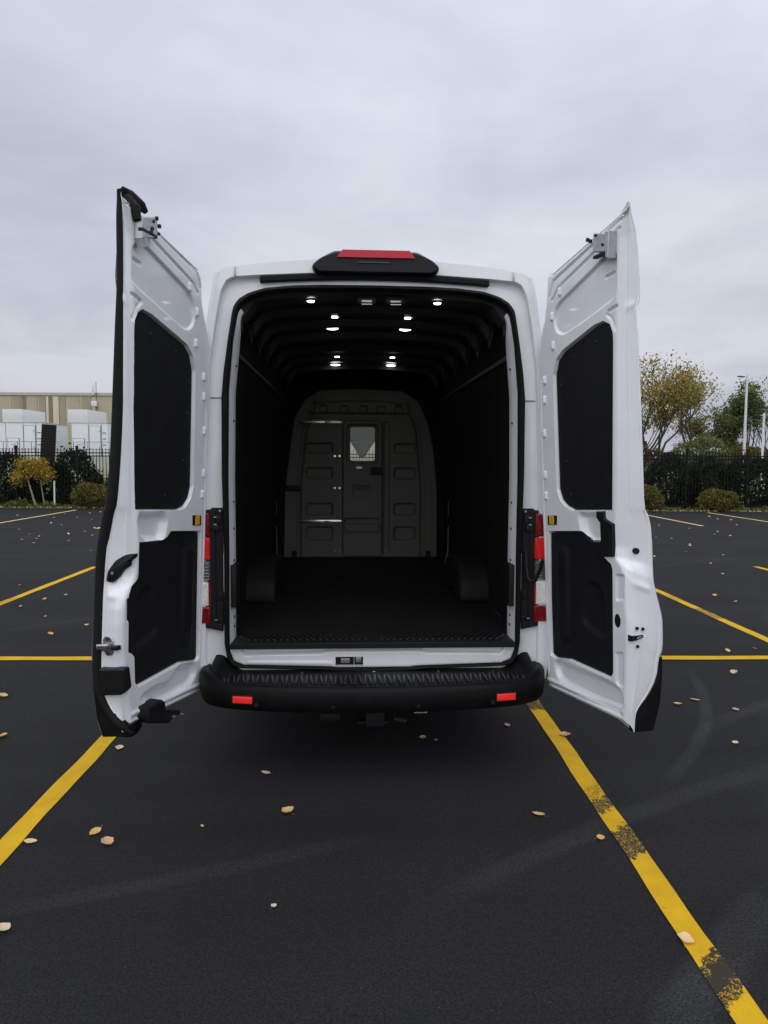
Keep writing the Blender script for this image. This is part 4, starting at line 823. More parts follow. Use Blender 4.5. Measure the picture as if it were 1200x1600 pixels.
door, uz, tz, O, d, T, n = rear_door(1, DOOR_R, 'open rear door with bare edge and latch slot')
mb = MB().prism(DOOR_R['cover'], uz, -.02, .012, .006); sub(mb, 'handle_cover', 'black', door)
mb = MB().prism(DOOR_R['corner'], tz, -.035, .004, .006); sub(mb, 'corner_moulding', 'bumper', door)
u, z = DOOR_R['holes'][0]
mb = MB().prism([(u + .022 * math.cos(a), z + .033 * math.sin(a)) for a in np.linspace(0, 2 * math.pi, 18, endpoint=False)], uz, -.012, .002, .002); sub(mb, 'access_plug', 'rubber', door)
hs = DOOR_R['tholes']
for j, (t, z) in enumerate(hs[:4]):
    r_ = (.013, .007, .007, .007)[j]
    mb = MB().prism([(t + r_ * math.cos(a), z + r_ * 1.1 * math.sin(a)) for a in np.linspace(0, 2 * math.pi, 14, endpoint=False)], tz, -.01, .012, .002); sub(mb, 'edge_plug', 'rubber', door)
t, z = hs[4]
mb = MB().prism([(t - .036, z - .013), (t - .010, z - .012), (t + .036, z - .004), (t + .036, z + .008), (t - .02, z + .010), (t - .036, z + .014)], tz, -.01, .013, .002); ls = sub(mb, 'latch_slot', 'rubber', door)
mb = MB().prism([(t - .004, z - .004), (t + .022, z - .002), (t + .022, z + .005), (t + .002, z + .006)], tz, .010, .016, .001); sub(mb, 'latch_claw', 'steel', door)

door, uz, tz, O, d, T, n = rear_door(-1, DOOR_L, 'open rear door with black rubber seal along its edge')
sl_ = smooth_line(DOOR_L['seal'], 80, 2)
mb = MB(); pts = [tz(t, z, .000) for t, z in sl_]; k = 10
for i, p in enumerate(pts):
    for j in range(k):
        a = 2 * math.pi * j / k; mb.v.append(tuple(p + n * (.026 * math.cos(a)) + d * (.022 * math.sin(a))))
mb.f = [(i * k + j, i * k + (j + 1) % k, (i + 1) * k + (j + 1) % k, (i + 1) * k + j) for i in range(len(pts) - 1) for j in range(k)] + [tuple(range(k)), tuple((len(pts) - 1) * k + j for j in range(k))]
seal = sub(mb, 'edge_seal', 'rubber', door, 60)
# seal end folded over the top corner
t0, z0 = DOOR_L['seal'][0]
mb = MB(); a = tz(t0, z0, 0); mb.tube([a + Vector((-.005, 0, .012)), a + d * -.02 - n * .02 + T * -.012, a + d * -.07 - n * .045 + T * -.045, a - d * .10 - n * .05 - T * .06], [.008, .022, .024, .012], 10)
mb.tube([a + T * -.03 - n * .02, a - n * .06 - T * .08, a - n * .075 - T * .13], [.02, .028, .016], 10); sub(mb, 'seal_end', 'rubber', door)
mb = MB().prism(DOOR_L['corner'], tz, -.06, .002, .006); sub(mb, 'corner_moulding', 'bumper', door)
mb = MB().prism(fillet(DOOR_L['lever'], .012, 3), tz, .0, .026, .006); lv = sub(mb, 'release_lever', 'black', door)
t, z = DOOR_L['lever_pivot']; a = tz(t, z, .026); mb = MB().tube([a, a + d * .004], .007, 10); sub(mb, 'lever_pivot', 'steel', door)
mb = MB().prism(fillet(DOOR_L['strike_plate'], .006, 2), tz, .0, .012, .003); sp = sub(mb, 'striker_plate', 'steel', door)
mb = MB().prism(fillet(DOOR_L['strike_bar'], .004, 2), tz, .010, .040, .006); sub(mb, 'striker_bar', 'chrome', door)
mb = MB().prism(DOOR_L['strike_peg'], tz, .004, .030, .004); sub(mb, 'striker_peg', 'black', door)
for dz_ in (-.035, .032):
    t, z = np.mean(DOOR_L['strike_plate'], 0); a = tz(t, z + dz_, .012); mb = MB().tube([a, a + d * .005], .008, 10); sub(mb, 'striker_screw', 'steel_dark', door)
mb = MB().prism(fillet(DOOR_L['box'], .010, 3), tz, .0, .040, .008); bx_ = sub(mb, 'latch_box', 'black', door)
t, z = np.mean(DOOR_L['box'], 0); a = tz(t + .03, z - .035, .040); mb = MB().tube([a, a + d * .003], .009, 10); sub(mb, 'box_screw', 'rubber', door)
mb = MB().prism(fillet(DOOR_L['foot'], .006, 2), uz, -.01, .055, .008); ft_ = sub(mb, 'lower_latch', 'black', door)
f_ = DOOR_L['foot']; a = uz(f_[5][0], f_[5][1], .05); mb = MB().tube([a, a - n * .02], .008, 8); b2 = uz(f_[6][0], f_[6][1] + .01, .05); mb.tube([b2, b2 - n * .02], .010, 8); sub(mb, 'latch_pin', 'steel', door)

# ================================================================== behind the lot
def flat(name, col, rough=.7, noise=.15, nscale=3, spec=.2): return plain(name, col, rough, noise=noise, nscale=nscale, spec=spec)
M['iron'] = plain('black_iron', (.006, .006, .007), .7, spec=.2)
M['galv'] = plain('pole_white', (.74, .75, .76), .5)
M['bark'] = flat('bark', (.085, .065, .05), .9, .3, 8); M['bark_pale'] = flat('pale_bark', (.30, .27, .22), .9, .25, 20)
LEAFC = {}
def leafmats(key, cols):
    ms = []
    for i, c in enumerate(cols):
        m, t, b = new_mat(f'leaf_{key}_{i}')
        b.inputs['Base Color'].default_value = (*c, 1); b.inputs['Roughness'].default_value = .75; b.inputs['Specular IOR Level'].default_value = .15
        tr = t.nodes.new('ShaderNodeBsdfTranslucent'); tr.inputs[0].default_value = (*[x * 1.3 for x in c], 1)
        mx = t.nodes.new('ShaderNodeMixShader'); mx.inputs[0].default_value = .3; out = t.nodes['Material Output']
        t.links.new(b.outputs[0], mx.inputs[1]); t.links.new(tr.outputs[0], mx.inputs[2]); t.links.new(mx.outputs[0], out.inputs[0]); ms.append(m)
    LEAFC[key] = ms
leafmats('dark', [(.016, .030, .014), (.024, .042, .018), (.035, .058, .024), (.012, .022, .011)])
leafmats('ochre', [(.42, .29, .075), (.32, .24, .07), (.20, .19, .06), (.50, .36, .12), (.14, .15, .05)])
leafmats('olive', [(.24, .21, .08), (.15, .16, .06), (.34, .25, .09), (.10, .12, .045)])
leafmats('green', [(.105, .13, .05), (.15, .175, .07), (.21, .22, .09), (.07, .09, .035)])
leafmats('round', [(.115, .115, .03), (.19, .165, .045), (.075, .08, .022), (.15, .09, .035)])
leafmats('orange', [(.58, .32, .03), (.45, .22, .02), (.30, .24, .04), (.66, .42, .06), (.12, .15, .035)])
leafmats('weed', [(.12, .14, .035), (.17, .16, .05), (.08, .10, .03)])
def leaf_mesh(name, pts, size, key, parent=None, aspect=1.7, r=None, wts=None):
    r = r or rng; n = len(pts); P_ = np.asarray(pts, float)
    a = r.normal(size=(n, 3)); a /= np.linalg.norm(a, axis=1)[:, None]; b = r.normal(size=(n, 3)); b -= (b * a).sum(1)[:, None] * a; b /= np.linalg.norm(b, axis=1)[:, None]
    s = (size * r.uniform(.6, 1.35, n))[:, None]; a = a * s * aspect / 2; b = b * s / 2
    V = np.stack([P_ - a, P_ + b, P_ + a, P_ - b], 1).reshape(-1, 3)
    F = np.arange(4 * n).reshape(-1, 4); ms = LEAFC[key]; mi = r.choice(len(ms), n, p=wts)
    me = bpy.data.meshes.new(name); me.vertices.add(4 * n); me.vertices.foreach_set('co', V.ravel()); me.loops.add(4 * n); me.loops.foreach_set('vertex_index', F.ravel()); me.polygons.add(n)
    me.polygons.foreach_set('loop_start', np.arange(0, 4 * n, 4)); me.polygons.foreach_set('loop_total', np.full(n, 4))
    for m in ms: me.materials.append(m)
    me.polygons.foreach_set('material_index', mi.astype(np.int32)); me.update(); me.validate()
    o = bpy.data.objects.new(name, me); COL.objects.link(o)
    if parent is not None: o.parent = parent
    return o
def grow(mb, p, d, L_, r, lv, tips, rr, spread=.55, up=.18, kids=(2, 3)):
    pts = [p]; rad = [r]; q = Vector(p); dd = Vector(d)
    for i in range(4):
        dd = (dd + Vector((rr.uniform(-1, 1), rr.uniform(-1, 1), rr.uniform(-.5, 1))) * .16 + Vector((0, 0, up * .3))).normalized(); q = q + dd * L_ / 4; pts.append(q.copy()); rad.append(r * (1 - .11 * (i + 1)))
    mb.tube(pts, rad, 6 if lv > 1 else 4, False)
    if lv <= 2: tips += [(pts[k].copy(), lv) for k in (2, 3, 4)]
    if lv == 0: return
    for k in range(rr.randint(*kids)):
        st = pts[rr.choice((2, 3, 4, 4))]
        ax = Vector((rr.uniform(-1, 1), rr.uniform(-1, 1), rr.uniform(-.25, .6))).normalized()
        nd = (dd * (1 - spread) + ax * spread + Vector((0, 0, up))).normalized()
        grow(mb, st, nd, L_ * rr.uniform(.62, .85), r * .60, lv - 1, tips, rr, spread, up, kids)
def tree(name, label, base, h, key, leaves, lsize, seed, stems=1, levels=4, spread=.6, trunk_r=.13, fluff=.45, cat='tree', group='trees beyond the fence', first=.34, bark='bark', kids=(2, 3), wts=None, lean=.35):
    rr = random.Random(seed); r2 = np.random.default_rng(seed)
    root = empty(name, base); tag(root, label, cat, group); mb = MB(); tips = []
    for s in range(stems):
        an = rr.uniform(0, 6.28); ln = rr.uniform(.1, lean) if stems > 1 else .05
        grow(mb, Vector((math.cos(an) * .15 * (stems > 1), math.sin(an) * .15 * (stems > 1), -.05)), Vector((math.cos(an) * ln, math.sin(an) * ln, 1)).normalized(), h * first, trunk_r, levels, tips, rr, spread, .2, kids)
    zt = max(t[0].z for t in tips); k = h / zt
    mb.v = [(x * k, y * k, z * k) for x, y, z in mb.v]
    mb.build('trunk', M[bark], root, True, 60)
    tp_ = np.array([tuple(t[0] * k) for t in tips if t[1] <= 1] or [tuple(t[0] * k) for t in tips])
    cl_ = r2.choice(len(tp_), max(3, int(len(tp_) * .8)), replace=False); dens = r2.gamma(1.2, 1, len(cl_)); dens /= dens.sum()
    idx = cl_[r2.choice(len(cl_), leaves, p=dens)]
    pts = tp_[idx] + r2.normal(size=(leaves, 3)) * fluff * np.array([1, 1, .7])
    pts = pts[pts[:, 2] > .25 * h]
    leaf_mesh('crown', pts, lsize, key, root, r=r2, wts=wts)
    return root
def shrub(name, label, base, rx, ry, h, key, leaves, lsize, seed, group, z0=.0, cat='shrub', wts=None, lumps=14):
    r2 = np.random.default_rng(seed); rr = random.Random(seed)
    root = empty(name, base); tag(root, label, cat, group); mb = MB()
    for i in range(7):
        a = rr.uniform(0, 6.28); e_ = rr.uniform(.3, .8)
        mb.tube([(0, 0, -.03), (math.cos(a) * rx * e_ * .5, math.sin(a) * ry * e_ * .5, z0 + (h - z0) * .45), (math.cos(a) * rx * e_, math.sin(a) * ry * e_, z0 + (h - z0) * .85)], [.03, .02, .008], 5, False)
    mb.build('stem', M['bark'], root, True, 60)
    dirs = r2.normal(size=(lumps, 3)); dirs[:, 2] = np.abs(dirs[:, 2]) * .9 - .2; dirs /= np.linalg.norm(dirs, axis=1)[:, None]
    u = r2.normal(size=(leaves, 3)); u /= np.linalg.norm(u, axis=1)[:, None]
    lump = np.max(np.clip((u @ dirs.T - .66) / .34, 0, 1), axis=1)
    rad = (.60 + .46 * lump + r2.exponential(.035, leaves)) * r2.uniform(.55, 1.0, leaves) ** .35
    c = (h + z0) / 2; pts = u * rad[:, None] * np.array([rx, ry, (h - z0) / 2]) + np.array([0, 0, c]); pts = pts[pts[:, 2] > .02]
    leaf_mesh('foliage', pts, lsize, key, root, r=r2, wts=wts)
    return root

# fence -------------------------------------------------------------------------------------
def fz(x, dy_=0): return Vector((x, fence_y(x) + dy_, 0))
PX0, BAY, NB = -15.99, 2.13, 16
fence = empty('iron_fence', fz(1.0)); tag(fence, 'black iron picket fence running along the far edge of the lot', 'fence')
FI = Matrix.Translation(-fz(1.0)); far_ang = math.atan(FS)
def fp(o): o.parent = fence; o.matrix_parent_inverse = FI; return o
me_post = MB().box((0, 0, 1.065), (.075, .075, 2.13), .006); me_post.box((0, 0, 2.135), (.09, .09, .03), .008)
me_pick = MB().box((0, 0, 1.06), (.020, .020, 1.96)); 
b_ = len(me_pick.v); me_pick.v += [(-.010, -.010, 2.04), (.010, -.010, 2.04), (.010, .010, 2.04), (-.010, .010, 2.04), (0, 0, 2.065)]; me_pick.f += [(b_, b_ + 1, b_ + 4), (b_ + 1, b_ + 2, b_ + 4), (b_ + 2, b_ + 3, b_ + 4), (b_ + 3, b_, b_ + 4)]
p0 = k0 = None
for i in range(NB + 1):
    x = PX0 + i * BAY
    if p0 is None: q = p0 = fp(me_post.build('post', M['iron'], None, True, 30))
    else: q = p0.copy(); COL.objects.link(q)
    q.location = fz(x); q.rotation_euler = (0, 0, far_ang)
    if i < NB:
        for j in range(1, 19):
            xx = x + BAY * j / 19
            if k0 is None: q = k0 = fp(me_pick.build('picket', M['iron'], None, False))
            else: q = k0.copy(); COL.objects.link(q)
            q.location = fz(xx); q.rotation_euler = (0, 0, far_ang)
        for z in (1.905, 1.795, .17):
            mb = MB().box((0, 0, 0), (BAY - .07, .034, .036)); q = mb.build('rail', M['iron'], None, False); q.location = fz(x + BAY / 2) + Vector((0, 0, z)); q.rotation_euler = (0, 0, far_ang); fp(q)

# evergreens behind the fence --------------------------------------------------------------------
ev = [(-14.6, 1.0, 1.9, 'dense dark evergreen bush at the far end of the fence, beyond the orange tree'), (-12.55, 1.05, 1.98, 'dark evergreen bush behind the fence, at the outer side of the orange tree'), (-11.2, .95, 1.78, 'low dark evergreen bush behind the fence, right behind the orange tree'),
      (-10.02, .95, 1.95, 'tall dark evergreen bush behind the fence, above the rounded shrub beside the van'), (-8.15, .9, 1.75, 'dark evergreen bush behind the fence, half hidden by the open door with the seal'),
      (9.15, .75, 1.80, 'dark evergreen bush behind the fence, half hidden by the open door with the latch slot'), (11.55, 1.05, 1.98, 'broad dark evergreen bush behind the fence, between the two rounded shrubs'), (12.95, 1.0, 1.95, 'dark evergreen bush behind the fence, above the rounded shrub farther from the van'),
      (14.5, 1.05, 2.0, 'dark evergreen bush behind the fence, in front of the street lamps'), (16.4, 1.0, 1.9, 'dark evergreen bush behind the fence, at the end past the street lamps'),
      (-5.6, 1.0, 1.7, 'dark evergreen bush behind the fence, directly ahead of the van'), (-3.2, .95, 1.6, 'dark evergreen bush behind the fence, seen past the van bonnet'), (4.6, 1.0, 1.7, 'dark evergreen bush behind the fence, past the van front corner'), (7.0, 1.0, 1.75, 'dark evergreen bush behind the fence, between van and rounded shrub')]
for i, (x, rx, h, lb) in enumerate(ev):
    shrub('evergreen_bush', lb, fz(x, .85 + .12 * (i % 3)), rx, .62, h, 'dark', 6200, .070, 100 + i, 'evergreens behind the fence', z0=-.75, wts=(.34, .30, .14, .22))
# rounded shrubs in front of the fence
for i, (x, rx, h, lb) in enumerate([(-8.95, .68, .80, 'rounded olive-brown shrub before the fence, beside the door with the seal'), (10.05, .62, .82, 'rounded olive-brown shrub before the fence, beside the door with the latch slot'), (12.62, .66, .72, 'rounded olive-brown shrub before the fence, farther from the van'), (-14.2, .6, .7, 'rounded olive-brown shrub past the small orange tree'), (15.6, .6, .7, 'rounded olive-brown shrub near the end of the fence')]):
    shrub('rounded_shrub', lb, fz(x, -.42), rx * 1.08, .5, h * 1.08, 'round', 5200, .045, 140 + i, 'rounded shrubs at the lot edge', z0=-.22)
# small orange tree with its stake
root = empty('small_orange_tree', fz(-11.0, -.38)); tag(root, 'small tree with orange leaves and leaning pale stems before the fence', 'tree')
mb = MB().tube([(.10, 0, -.02), (-.02, 0, .42), (-.16, 0, .95), (-.25, 0, 1.2)], [.035, .032, .026, .012], 8); mb.build('trunk', M['bark_pale'], root)
mb = MB().tube([(.34, .1, -.02), (.28, .1, .45), (.22, .1, .95), (.1, .1, 1.25)], [.024, .02, .016, .008], 8); mb.build('trunk', M['bark_pale'], root)
r2 = np.random.default_rng(5); cen_ = np.array([[-.42, 0, 1.12], [-.2, .1, 1.32], [.12, 0, 1.22], [.40, .05, 1.24], [-.55, 0, 1.0], [.55, 0, 1.08], [.0, 0, 1.45], [.3, 0, 1.5], [-.3, 0, 1.55]]); cen_[:, 0] *= .86; idx = r2.choice(9, 2600)
leaf_mesh('crown', cen_[idx] + r2.normal(size=(2600, 3)) * np.array([.14, .16, .11]), .045, 'orange', root, r=r2, wts=(.18, .10, .26, .10, .36))
q = MB().tube([(0, 0, -.02), (.01, 0, .93)], .028, 8).build('tree_stake', M['galv']); q.location = fz(-10.28, -.36); tag(q, 'short pale stake standing beside the orange tree', 'stake')

# weeds and leaf litter along the edge
r2 = np.random.default_rng(11); n = 9000; x = r2.uniform(-18, 20, n); V = []; F = []
yy = np.array([lot_edge(a) for a in x]) + .1 + r2.uniform(0, 1, n) ** 1.3 * 1.3; hh = r2.uniform(.05, .20, n) * (.4 + np.clip(np.sin(x * 2.1) + np.sin(x * 5.3), -.6, 1.4)); hh = np.clip(hh, .03, .3)
pts = np.stack([x, yy, .03 + hh * r2.uniform(.2, 1, n)], 1); tag(leaf_mesh('weeds', pts, .07, 'weed', r=r2, aspect=2.6), 'thin weeds and grass along the foot of the fence', 'weeds', kind='stuff')
n = 1500; x = r2.uniform(-18, 20, n); yy = np.array([lot_edge(a) for a in x]) + r2.normal(0, .10, n) + .05
leafmats('litter', [(.45, .33, .17), (.34, .22, .10), (.55, .45, .30)])
tag(leaf_mesh('leaf_litter', np.stack([x, yy, np.full(n, .03) + r2.uniform(0, .02, n)], 1), .05, 'litter', r=r2, aspect=1.4), 'dry leaf litter blown against the lot edge', 'litter', kind='stuff')

# trees to the right --------------------------------------------------------------------------------
tree('autumn_tree', 'tall multi-stemmed tree with ochre autumn leaves beyond the fence', (18.9, 40.3, 0), 8.2, 'ochre', 6800, .105, 31, stems=5, levels=4, spread=.52, trunk_r=.10, fluff=.36, first=.33)
tree('autumn_tree', 'thin-crowned tree with olive and tan leaves, between ochre tree and street lamps', (24.5, 45, 0), 7.8, 'olive', 4200, .105, 44, stems=1, levels=4, spread=.52, trunk_r=.13, fluff=.24, first=.34)
tree('green_tree', 'dark green tree beside the taller street lamp', (28.1, 45.5, 0), 7.3, 'green', 7500, .115, 52, stems=2, levels=4, spread=.42, trunk_r=.11, fluff=.28, first=.32)
tree('autumn_tree', 'small olive tree in the gap between the thin-crowned and the dark green tree', (26.4, 47.5, 0), 6.0, 'olive', 4200, .11, 91, stems=2, levels=4, spread=.5, trunk_r=.09, fluff=.3, first=.3)
tree('green_tree', 'nearly bare tree with a green lower crown past the shorter street lamp', (30.8, 47, 0), 8.3, 'green', 1100, .11, 63, stems=3, levels=4, spread=.36, trunk_r=.08, fluff=.35, first=.33)
tree('green_tree', 'green tree at the far side, past both street lamps', (33.5, 47, 0), 7.4, 'green', 4800, .12, 71, stems=2, levels=3, fluff=.45)
tree('autumn_tree', 'ochre tree standing behind the tall multi-stemmed tree', (15.6, 46, 0), 7.2, 'ochre', 5200, .12, 75, stems=3, levels=3, fluff=.45)
for i, (x, y, rx, h, key, lb) in enumerate([(20.5, 36.5, 1.7, 3.3, 'green', 'large round green bush below the thin-crowned tree'), (19.2, 41.5, 1.9, 2.6, 'round', 'brownish thicket at the foot of the tall ochre tree'), (25.6, 41, 2.0, 2.7, 'round', 'olive thicket below the street lamps'), (22.9, 40, 1.5, 2.4, 'green', 'low green thicket between round bush and street lamps'), (29.5, 42, 1.8, 2.6, 'round', 'olive thicket past the street lamps'), (15.4, 40, 1.5, 2.3, 'round', 'brown thicket beside the tall ochre tree')]):
    shrub('thicket', lb, (x, y, 0), rx, 1.2, h, key, 6500, .085, 180 + i, 'thickets beyond the fence')
# the far wood that closes the horizon
r2 = np.random.default_rng(21); n = 52000; x = r2.uniform(-300, 320, n); top_ = 3.2 + 1.8 * np.sin(x * .11) + 1.3 * np.sin(x * .31 + 1) + 1.0 * np.sin(x * .83)
pts = np.stack([x, 215 + r2.uniform(-4, 4, n), np.abs(top_ + 1.2) * r2.uniform(0, 1, n) ** .7], 1); leafmats('far', [(.07, .08, .05), (.10, .095, .06), (.05, .06, .04)])
tag(leaf_mesh('far_wood', pts, .9, 'far', r=r2, aspect=1.2), 'low far-off wood along the horizon', 'wood', kind='stuff')

# street lamps
def lamp(label, base, h):
    root = empty('street_lamp', base); tag(root, label, 'street lamp', 'street lamps')
    MB().tube([(0, 0, 0), (0, 0, h)], [.095, .065], 14).build('pole', M['galv'], root)
    MB().box((0, 0, .2), (.32, .32, .4), .03).build('pole_base', M['galv'], root)
    MB().tube([(0, 0, h - .12), (-.22, 0, h - .12)], .025, 8).build('arm', M['galv'], root)
    MB().box((-.40, 0, h - .14), (.42, .24, .055), .02, Matrix.Rotation(R_(6), 3, 'Y')).build('lamp_head', M['steel_dark'], root)
lamp('taller-looking white street lamp with a flat head, beside the dark green tree', (25.05, 39.9, 0), 7.25)
lamp('shorter white street lamp nearest the picture edge, in front of the dark green tree', (25.65, 38.9, 0), 4.75)
# small shed glimpsed through the fence
M['shed'] = flat('shed_wall', (.42, .42, .43)); M['shed_roof'] = flat('shed_roof', (.16, .14, .14))
root = empty('garden_shed', (39.0, 84.2, 0)); tag(root, 'low pale grey shed glimpsed through the pickets', 'shed')
MB().box((0, 0, .7), (3.2, 2.4, 1.4), .02).build('wall', M['shed'], root)
mb = MB(); mb.v = [(-1.8, -1.4, 1.4), (1.8, -1.4, 1.4), (1.8, 1.4, 1.4), (-1.8, 1.4, 1.4), (-1.8, 0, 2.0), (1.8, 0, 2.0)]; mb.f = [(0, 1, 5, 4), (2, 3, 4, 5), (0, 4, 3), (1, 2, 5), (0, 3, 2, 1)]; mb.build('roof', M['shed_roof'], root, False)
MB().box((.2, -1.22, .75), (.7, .04, 1.0), .01).build('door', M['steel_dark'], root)

# warehouse -----------------------------------------------------------------------------------------
M['precast'] = flat('precast_beige', (.56, .50, .40), .85, .05, .4); M['p_tan'] = flat('panel_tan', (.43, .38, .28), .85, .06, .5); M['p_brown'] = flat('panel_brown', (.35, .29, .225), .85, .06, .5); M['p_dark'] = flat('panel_dark_brown', (.235, .195, .15), .85, .06, .5); M['p_light'] = flat('panel_light', (.60, .55, .44), .85, .05, .5); M['fascia'] = flat('fascia_grey', (.47, .45, .40), .7, .05, 1)
wh = empty('warehouse', (-58.82, 119.34, 0)); wh.rotation_euler = (0, 0, math.atan(-.0517)); tag(wh, 'long flat-roofed beige warehouse with tan and brown wall panels', 'building')
PXM = .1091
MB().box((22, 20, 6.2), (110, 40, 12.4)).build('wall', M['precast'], wh, False)
MB().box((22, -.02, 12.62), (110.4, .5, .48)).build('parapet', M['fascia'], wh, False)
cols = [(-10, 17.9, 'tan'), (20.6, 30.9, 'brown'), (34.8, 39.9, 'dark'), (42.7, 57.3, 'tan'), (60.2, 70.1, 'brown'), (71.5, 75.2, 'light'), (76, 81, 'dark'), (82, 91, 'light'), (91.5, 101.3, 'brown'), (104.5, 123.5, 'tan'), (126.7, 140.9, 'brown'), (149.6, 175, 'tan'), (178, 190, 'brown'), (193, 215, 'tan'), (218, 228, 'dark'), (231, 250, 'tan'), (254, 268, 'brown'), (272, 300, 'tan'), (304, 318, 'brown'), (322, 340, 'tan'), (344, 356, 'dark'), (360, 390, 'tan'), (-40, -13, 'brown'), (-60, -44, 'dark'), (-100, -64, 'tan'), (-130, -104, 'brown'), (-165, -134, 'tan'), (-200, -168, 'brown')]
for a, b, k in cols: MB().box(((a + b) / 2 * PXM, -.06 if k != 'light' else -.10, 6.15), ((b - a) * PXM, .12 if k != 'light' else .2, 12.1), .02).build('wall_panel', M['p_' + k], wh)
for a in (33, 148.5, 229.5, 320): MB().tube([(a * PXM, -.12, .2), (a * PXM, -.12, 12.3)], .07, 6).build('downpipe', M['fascia'], wh)
root = empty('roof_mast', (-58.82 + 147 * PXM, 119.34 - .0517 * 147 * PXM - .5, 0)); root.parent = None
tag(root, 'white rooftop unit with thin mast on the warehouse wall', 'antenna')
MB().box((0, 0, 11.0), (.9, .5, .9), .03).build('unit_box', M['galv'], root); MB().box((-.15, 0, 13.3), (.35, .35, 1.6), .03).build('unit_cap', M['galv'], root); MB().tube([(.35, 0, 10.2), (.35, 0, 14.6)], .05, 6).build('mast', M['steel_dark'], root); MB().box((0, 0, 9.2), (.35, .3, 2.8), .02).build('bracket', M['fascia'], root)

# white equipment enclosures in front of the warehouse ----------------------------------------------
M['encl'] = plain('enclosure_white', (.70, .72, .75), .45, noise=.04, nscale=2); M['gap'] = flat('panel_gap', (.16, .165, .18), .7); M['louvre'] = flat('louvre_brown', (.022, .019, .018), .8)
def enclosure(name_label, px, w):
    root = empty('equipment_enclosure', (px, 62.75 + .0517 * (-28.2 - px), 0)); root.rotation_euler = (0, 0, math.atan(-.0517)); tag(root, name_label, 'enclosure', 'equipment enclosures')
    # origin: front right corner; front face runs to -x, the side runs to +y
    MB().box((-w / 2, 2.6, 2.5), (w, 5.2, 5.0), .03).build('cabin', M['encl'], root)
    MB().box((-2.75, 2.3, 5.62), (1.75 + .1, 4.4, 1.22), .03).build('roof_unit', M['encl'], root)
    MB().box((-w / 2, 2.6, 5.02), (w + .12, 5.3, .05), .01).build('roof_edge', M['fascia'], root)
    for x in (-.55, -1.75, -3.35, -4.55):
        if -x < w: MB().box((x, -.008, 2.5), (.03, .03, 4.9)).build('panel_joint', M['gap'], root, False)
    for x0, x1, z1 in ((-3.15, -2.15, 3.55), (-1.65, -.65, 4.7)):
        d_ = MB().box(((x0 + x1) / 2, -.04, (1.4 + z1) / 2), (x1 - x0, .07, z1 - 1.4), .01).build('door', M['encl'], root)
        MB().box(((x0 + x1) / 2, -.025, (1.38 + z1) / 2 + .01), (x1 - x0 + .07, .07, z1 - 1.4 + .07), .0).build('door_gap', M['gap'], root, False)
        MB().box((x1 - .1, -.09, 2.7), (.04, .05, .18)).build('handle', M['gap'], d_, False); MB().box((x1 - .1, -.09, z1 - .45), (.05, .03, .10)).build('hinge', M['gap'], d_, False)
        if z1 < 4:
            for q, (ww, zz_) in enumerate(((.50, 3.02), (.10, 2.78), (.16, 2.68))): MB().box(((x0 + x1) / 2, -.08, zz_), (ww, .012, .11 if q == 0 else .06)).build('door_notice', M['fascia'], d_, False)
    for z in (3.0, 3.55, 4.1): MB().box((-.30, -.02, z), (.30, .05, .07)).build('vent', M['gap'], root, False)
    return root
enclosure('white equipment enclosure with a roof unit, next to the dark brown panel', -28.2, 9.8)
enclosure('white equipment enclosure nearer to the van, below the warehouse mast', -22.2, 3.4)
q = empty('louvred_panel', (-25.75, 57.5, 0)); q.rotation_euler = (0, R_(4.5), math.atan(-.0517)); tag(q, 'tall dark brown louvred panel leaning beside the white enclosure', 'panel')
MB().box((0, 0, 2.3), (1.22, .14, 4.6), .01).build('frame', M['louvre'], q)
for z in np.arange(.3, 4.5, .22): MB().box((0, -.08, z), (1.14, .03, .15), 0, Matrix.Rotation(R_(25), 3, 'X')).build('slat', M['louvre'], q, False)
# platform railing
rl = empty('platform_railing', (-29, 60.6, 0)); rl.rotation_euler = (0, 0, math.atan(-.0517)); tag(rl, 'thin metal guard railing in front of the white enclosures', 'railing')
MB().box((2.5, .8, .95), (22, 1.4, 1.9), .02).build('platform', M['fascia'], rl)
for x in np.arange(-8, 13.5, 1.25):
    if 3.0 < x < 4.4: continue
    MB().tube([(x, 0, 1.9), (x, 0, 3.2)], .025, 6).build('rail_post', M['gap'], rl)
for a, b in ((-8, 2.0), (2.3, 3.2), (4.6, 13.5)):
    for z in (3.2, 2.55): MB().tube([(a, 0, z), (b, 0, z)], .022, 6).build('rail_bar', M['gap'], rl)

# ================================================================== fallen leaves
leafmats('fallen', [(.82, .58, .25), (.84, .66, .38), (.78, .50, .18), (.80, .66, .46), (.72, .46, .28)])
def leaf_shape(seed, curl):
    rr = random.Random(seed); n = 9; V = []; F = []
    for i in range(n):
        t = i / (n - 1); w = (.40 + .10 * (seed % 3)) * math.sin(math.pi * min(1, t * .92 + .06)) ** .8 * (1 - .30 * t) + rr.uniform(-.05, .05) * (0 < i < n - 1)
        zc = curl * (.55 - t) ** 2 * 1.2
        V += [(-w, t - .5, zc + curl * w * .9 + rr.uniform(0, .02)), (-w * .5, t - .5, zc + curl * .12), (0, t - .5, zc), (w * .5, t - .5, zc + curl * .10), (w, t - .5, zc + curl * w * .7 + rr.uniform(0, .02))]
        if i: b_ = 5 * i; F += [(b_ - 5 + j, b_ - 4 + j, b_ + 1 + j, b_ + j) for j in range(4)]
    b_ = len(V); V += [(-.012, -.5, .01), (.012, -.5, .01), (.03, -.72, .05), (.05, -.86, .10), (.03, -.86, .10), (.01, -.72, .05)]; F += [(b_, b_ + 1, b_ + 2, b_ + 5), (b_ + 5, b_ + 2, b_ + 3, b_ + 4)]
    mz = min(v[2] for v in V); V = [(x, y, z - mz) for x, y, z in V]
    return V, F
LM = []
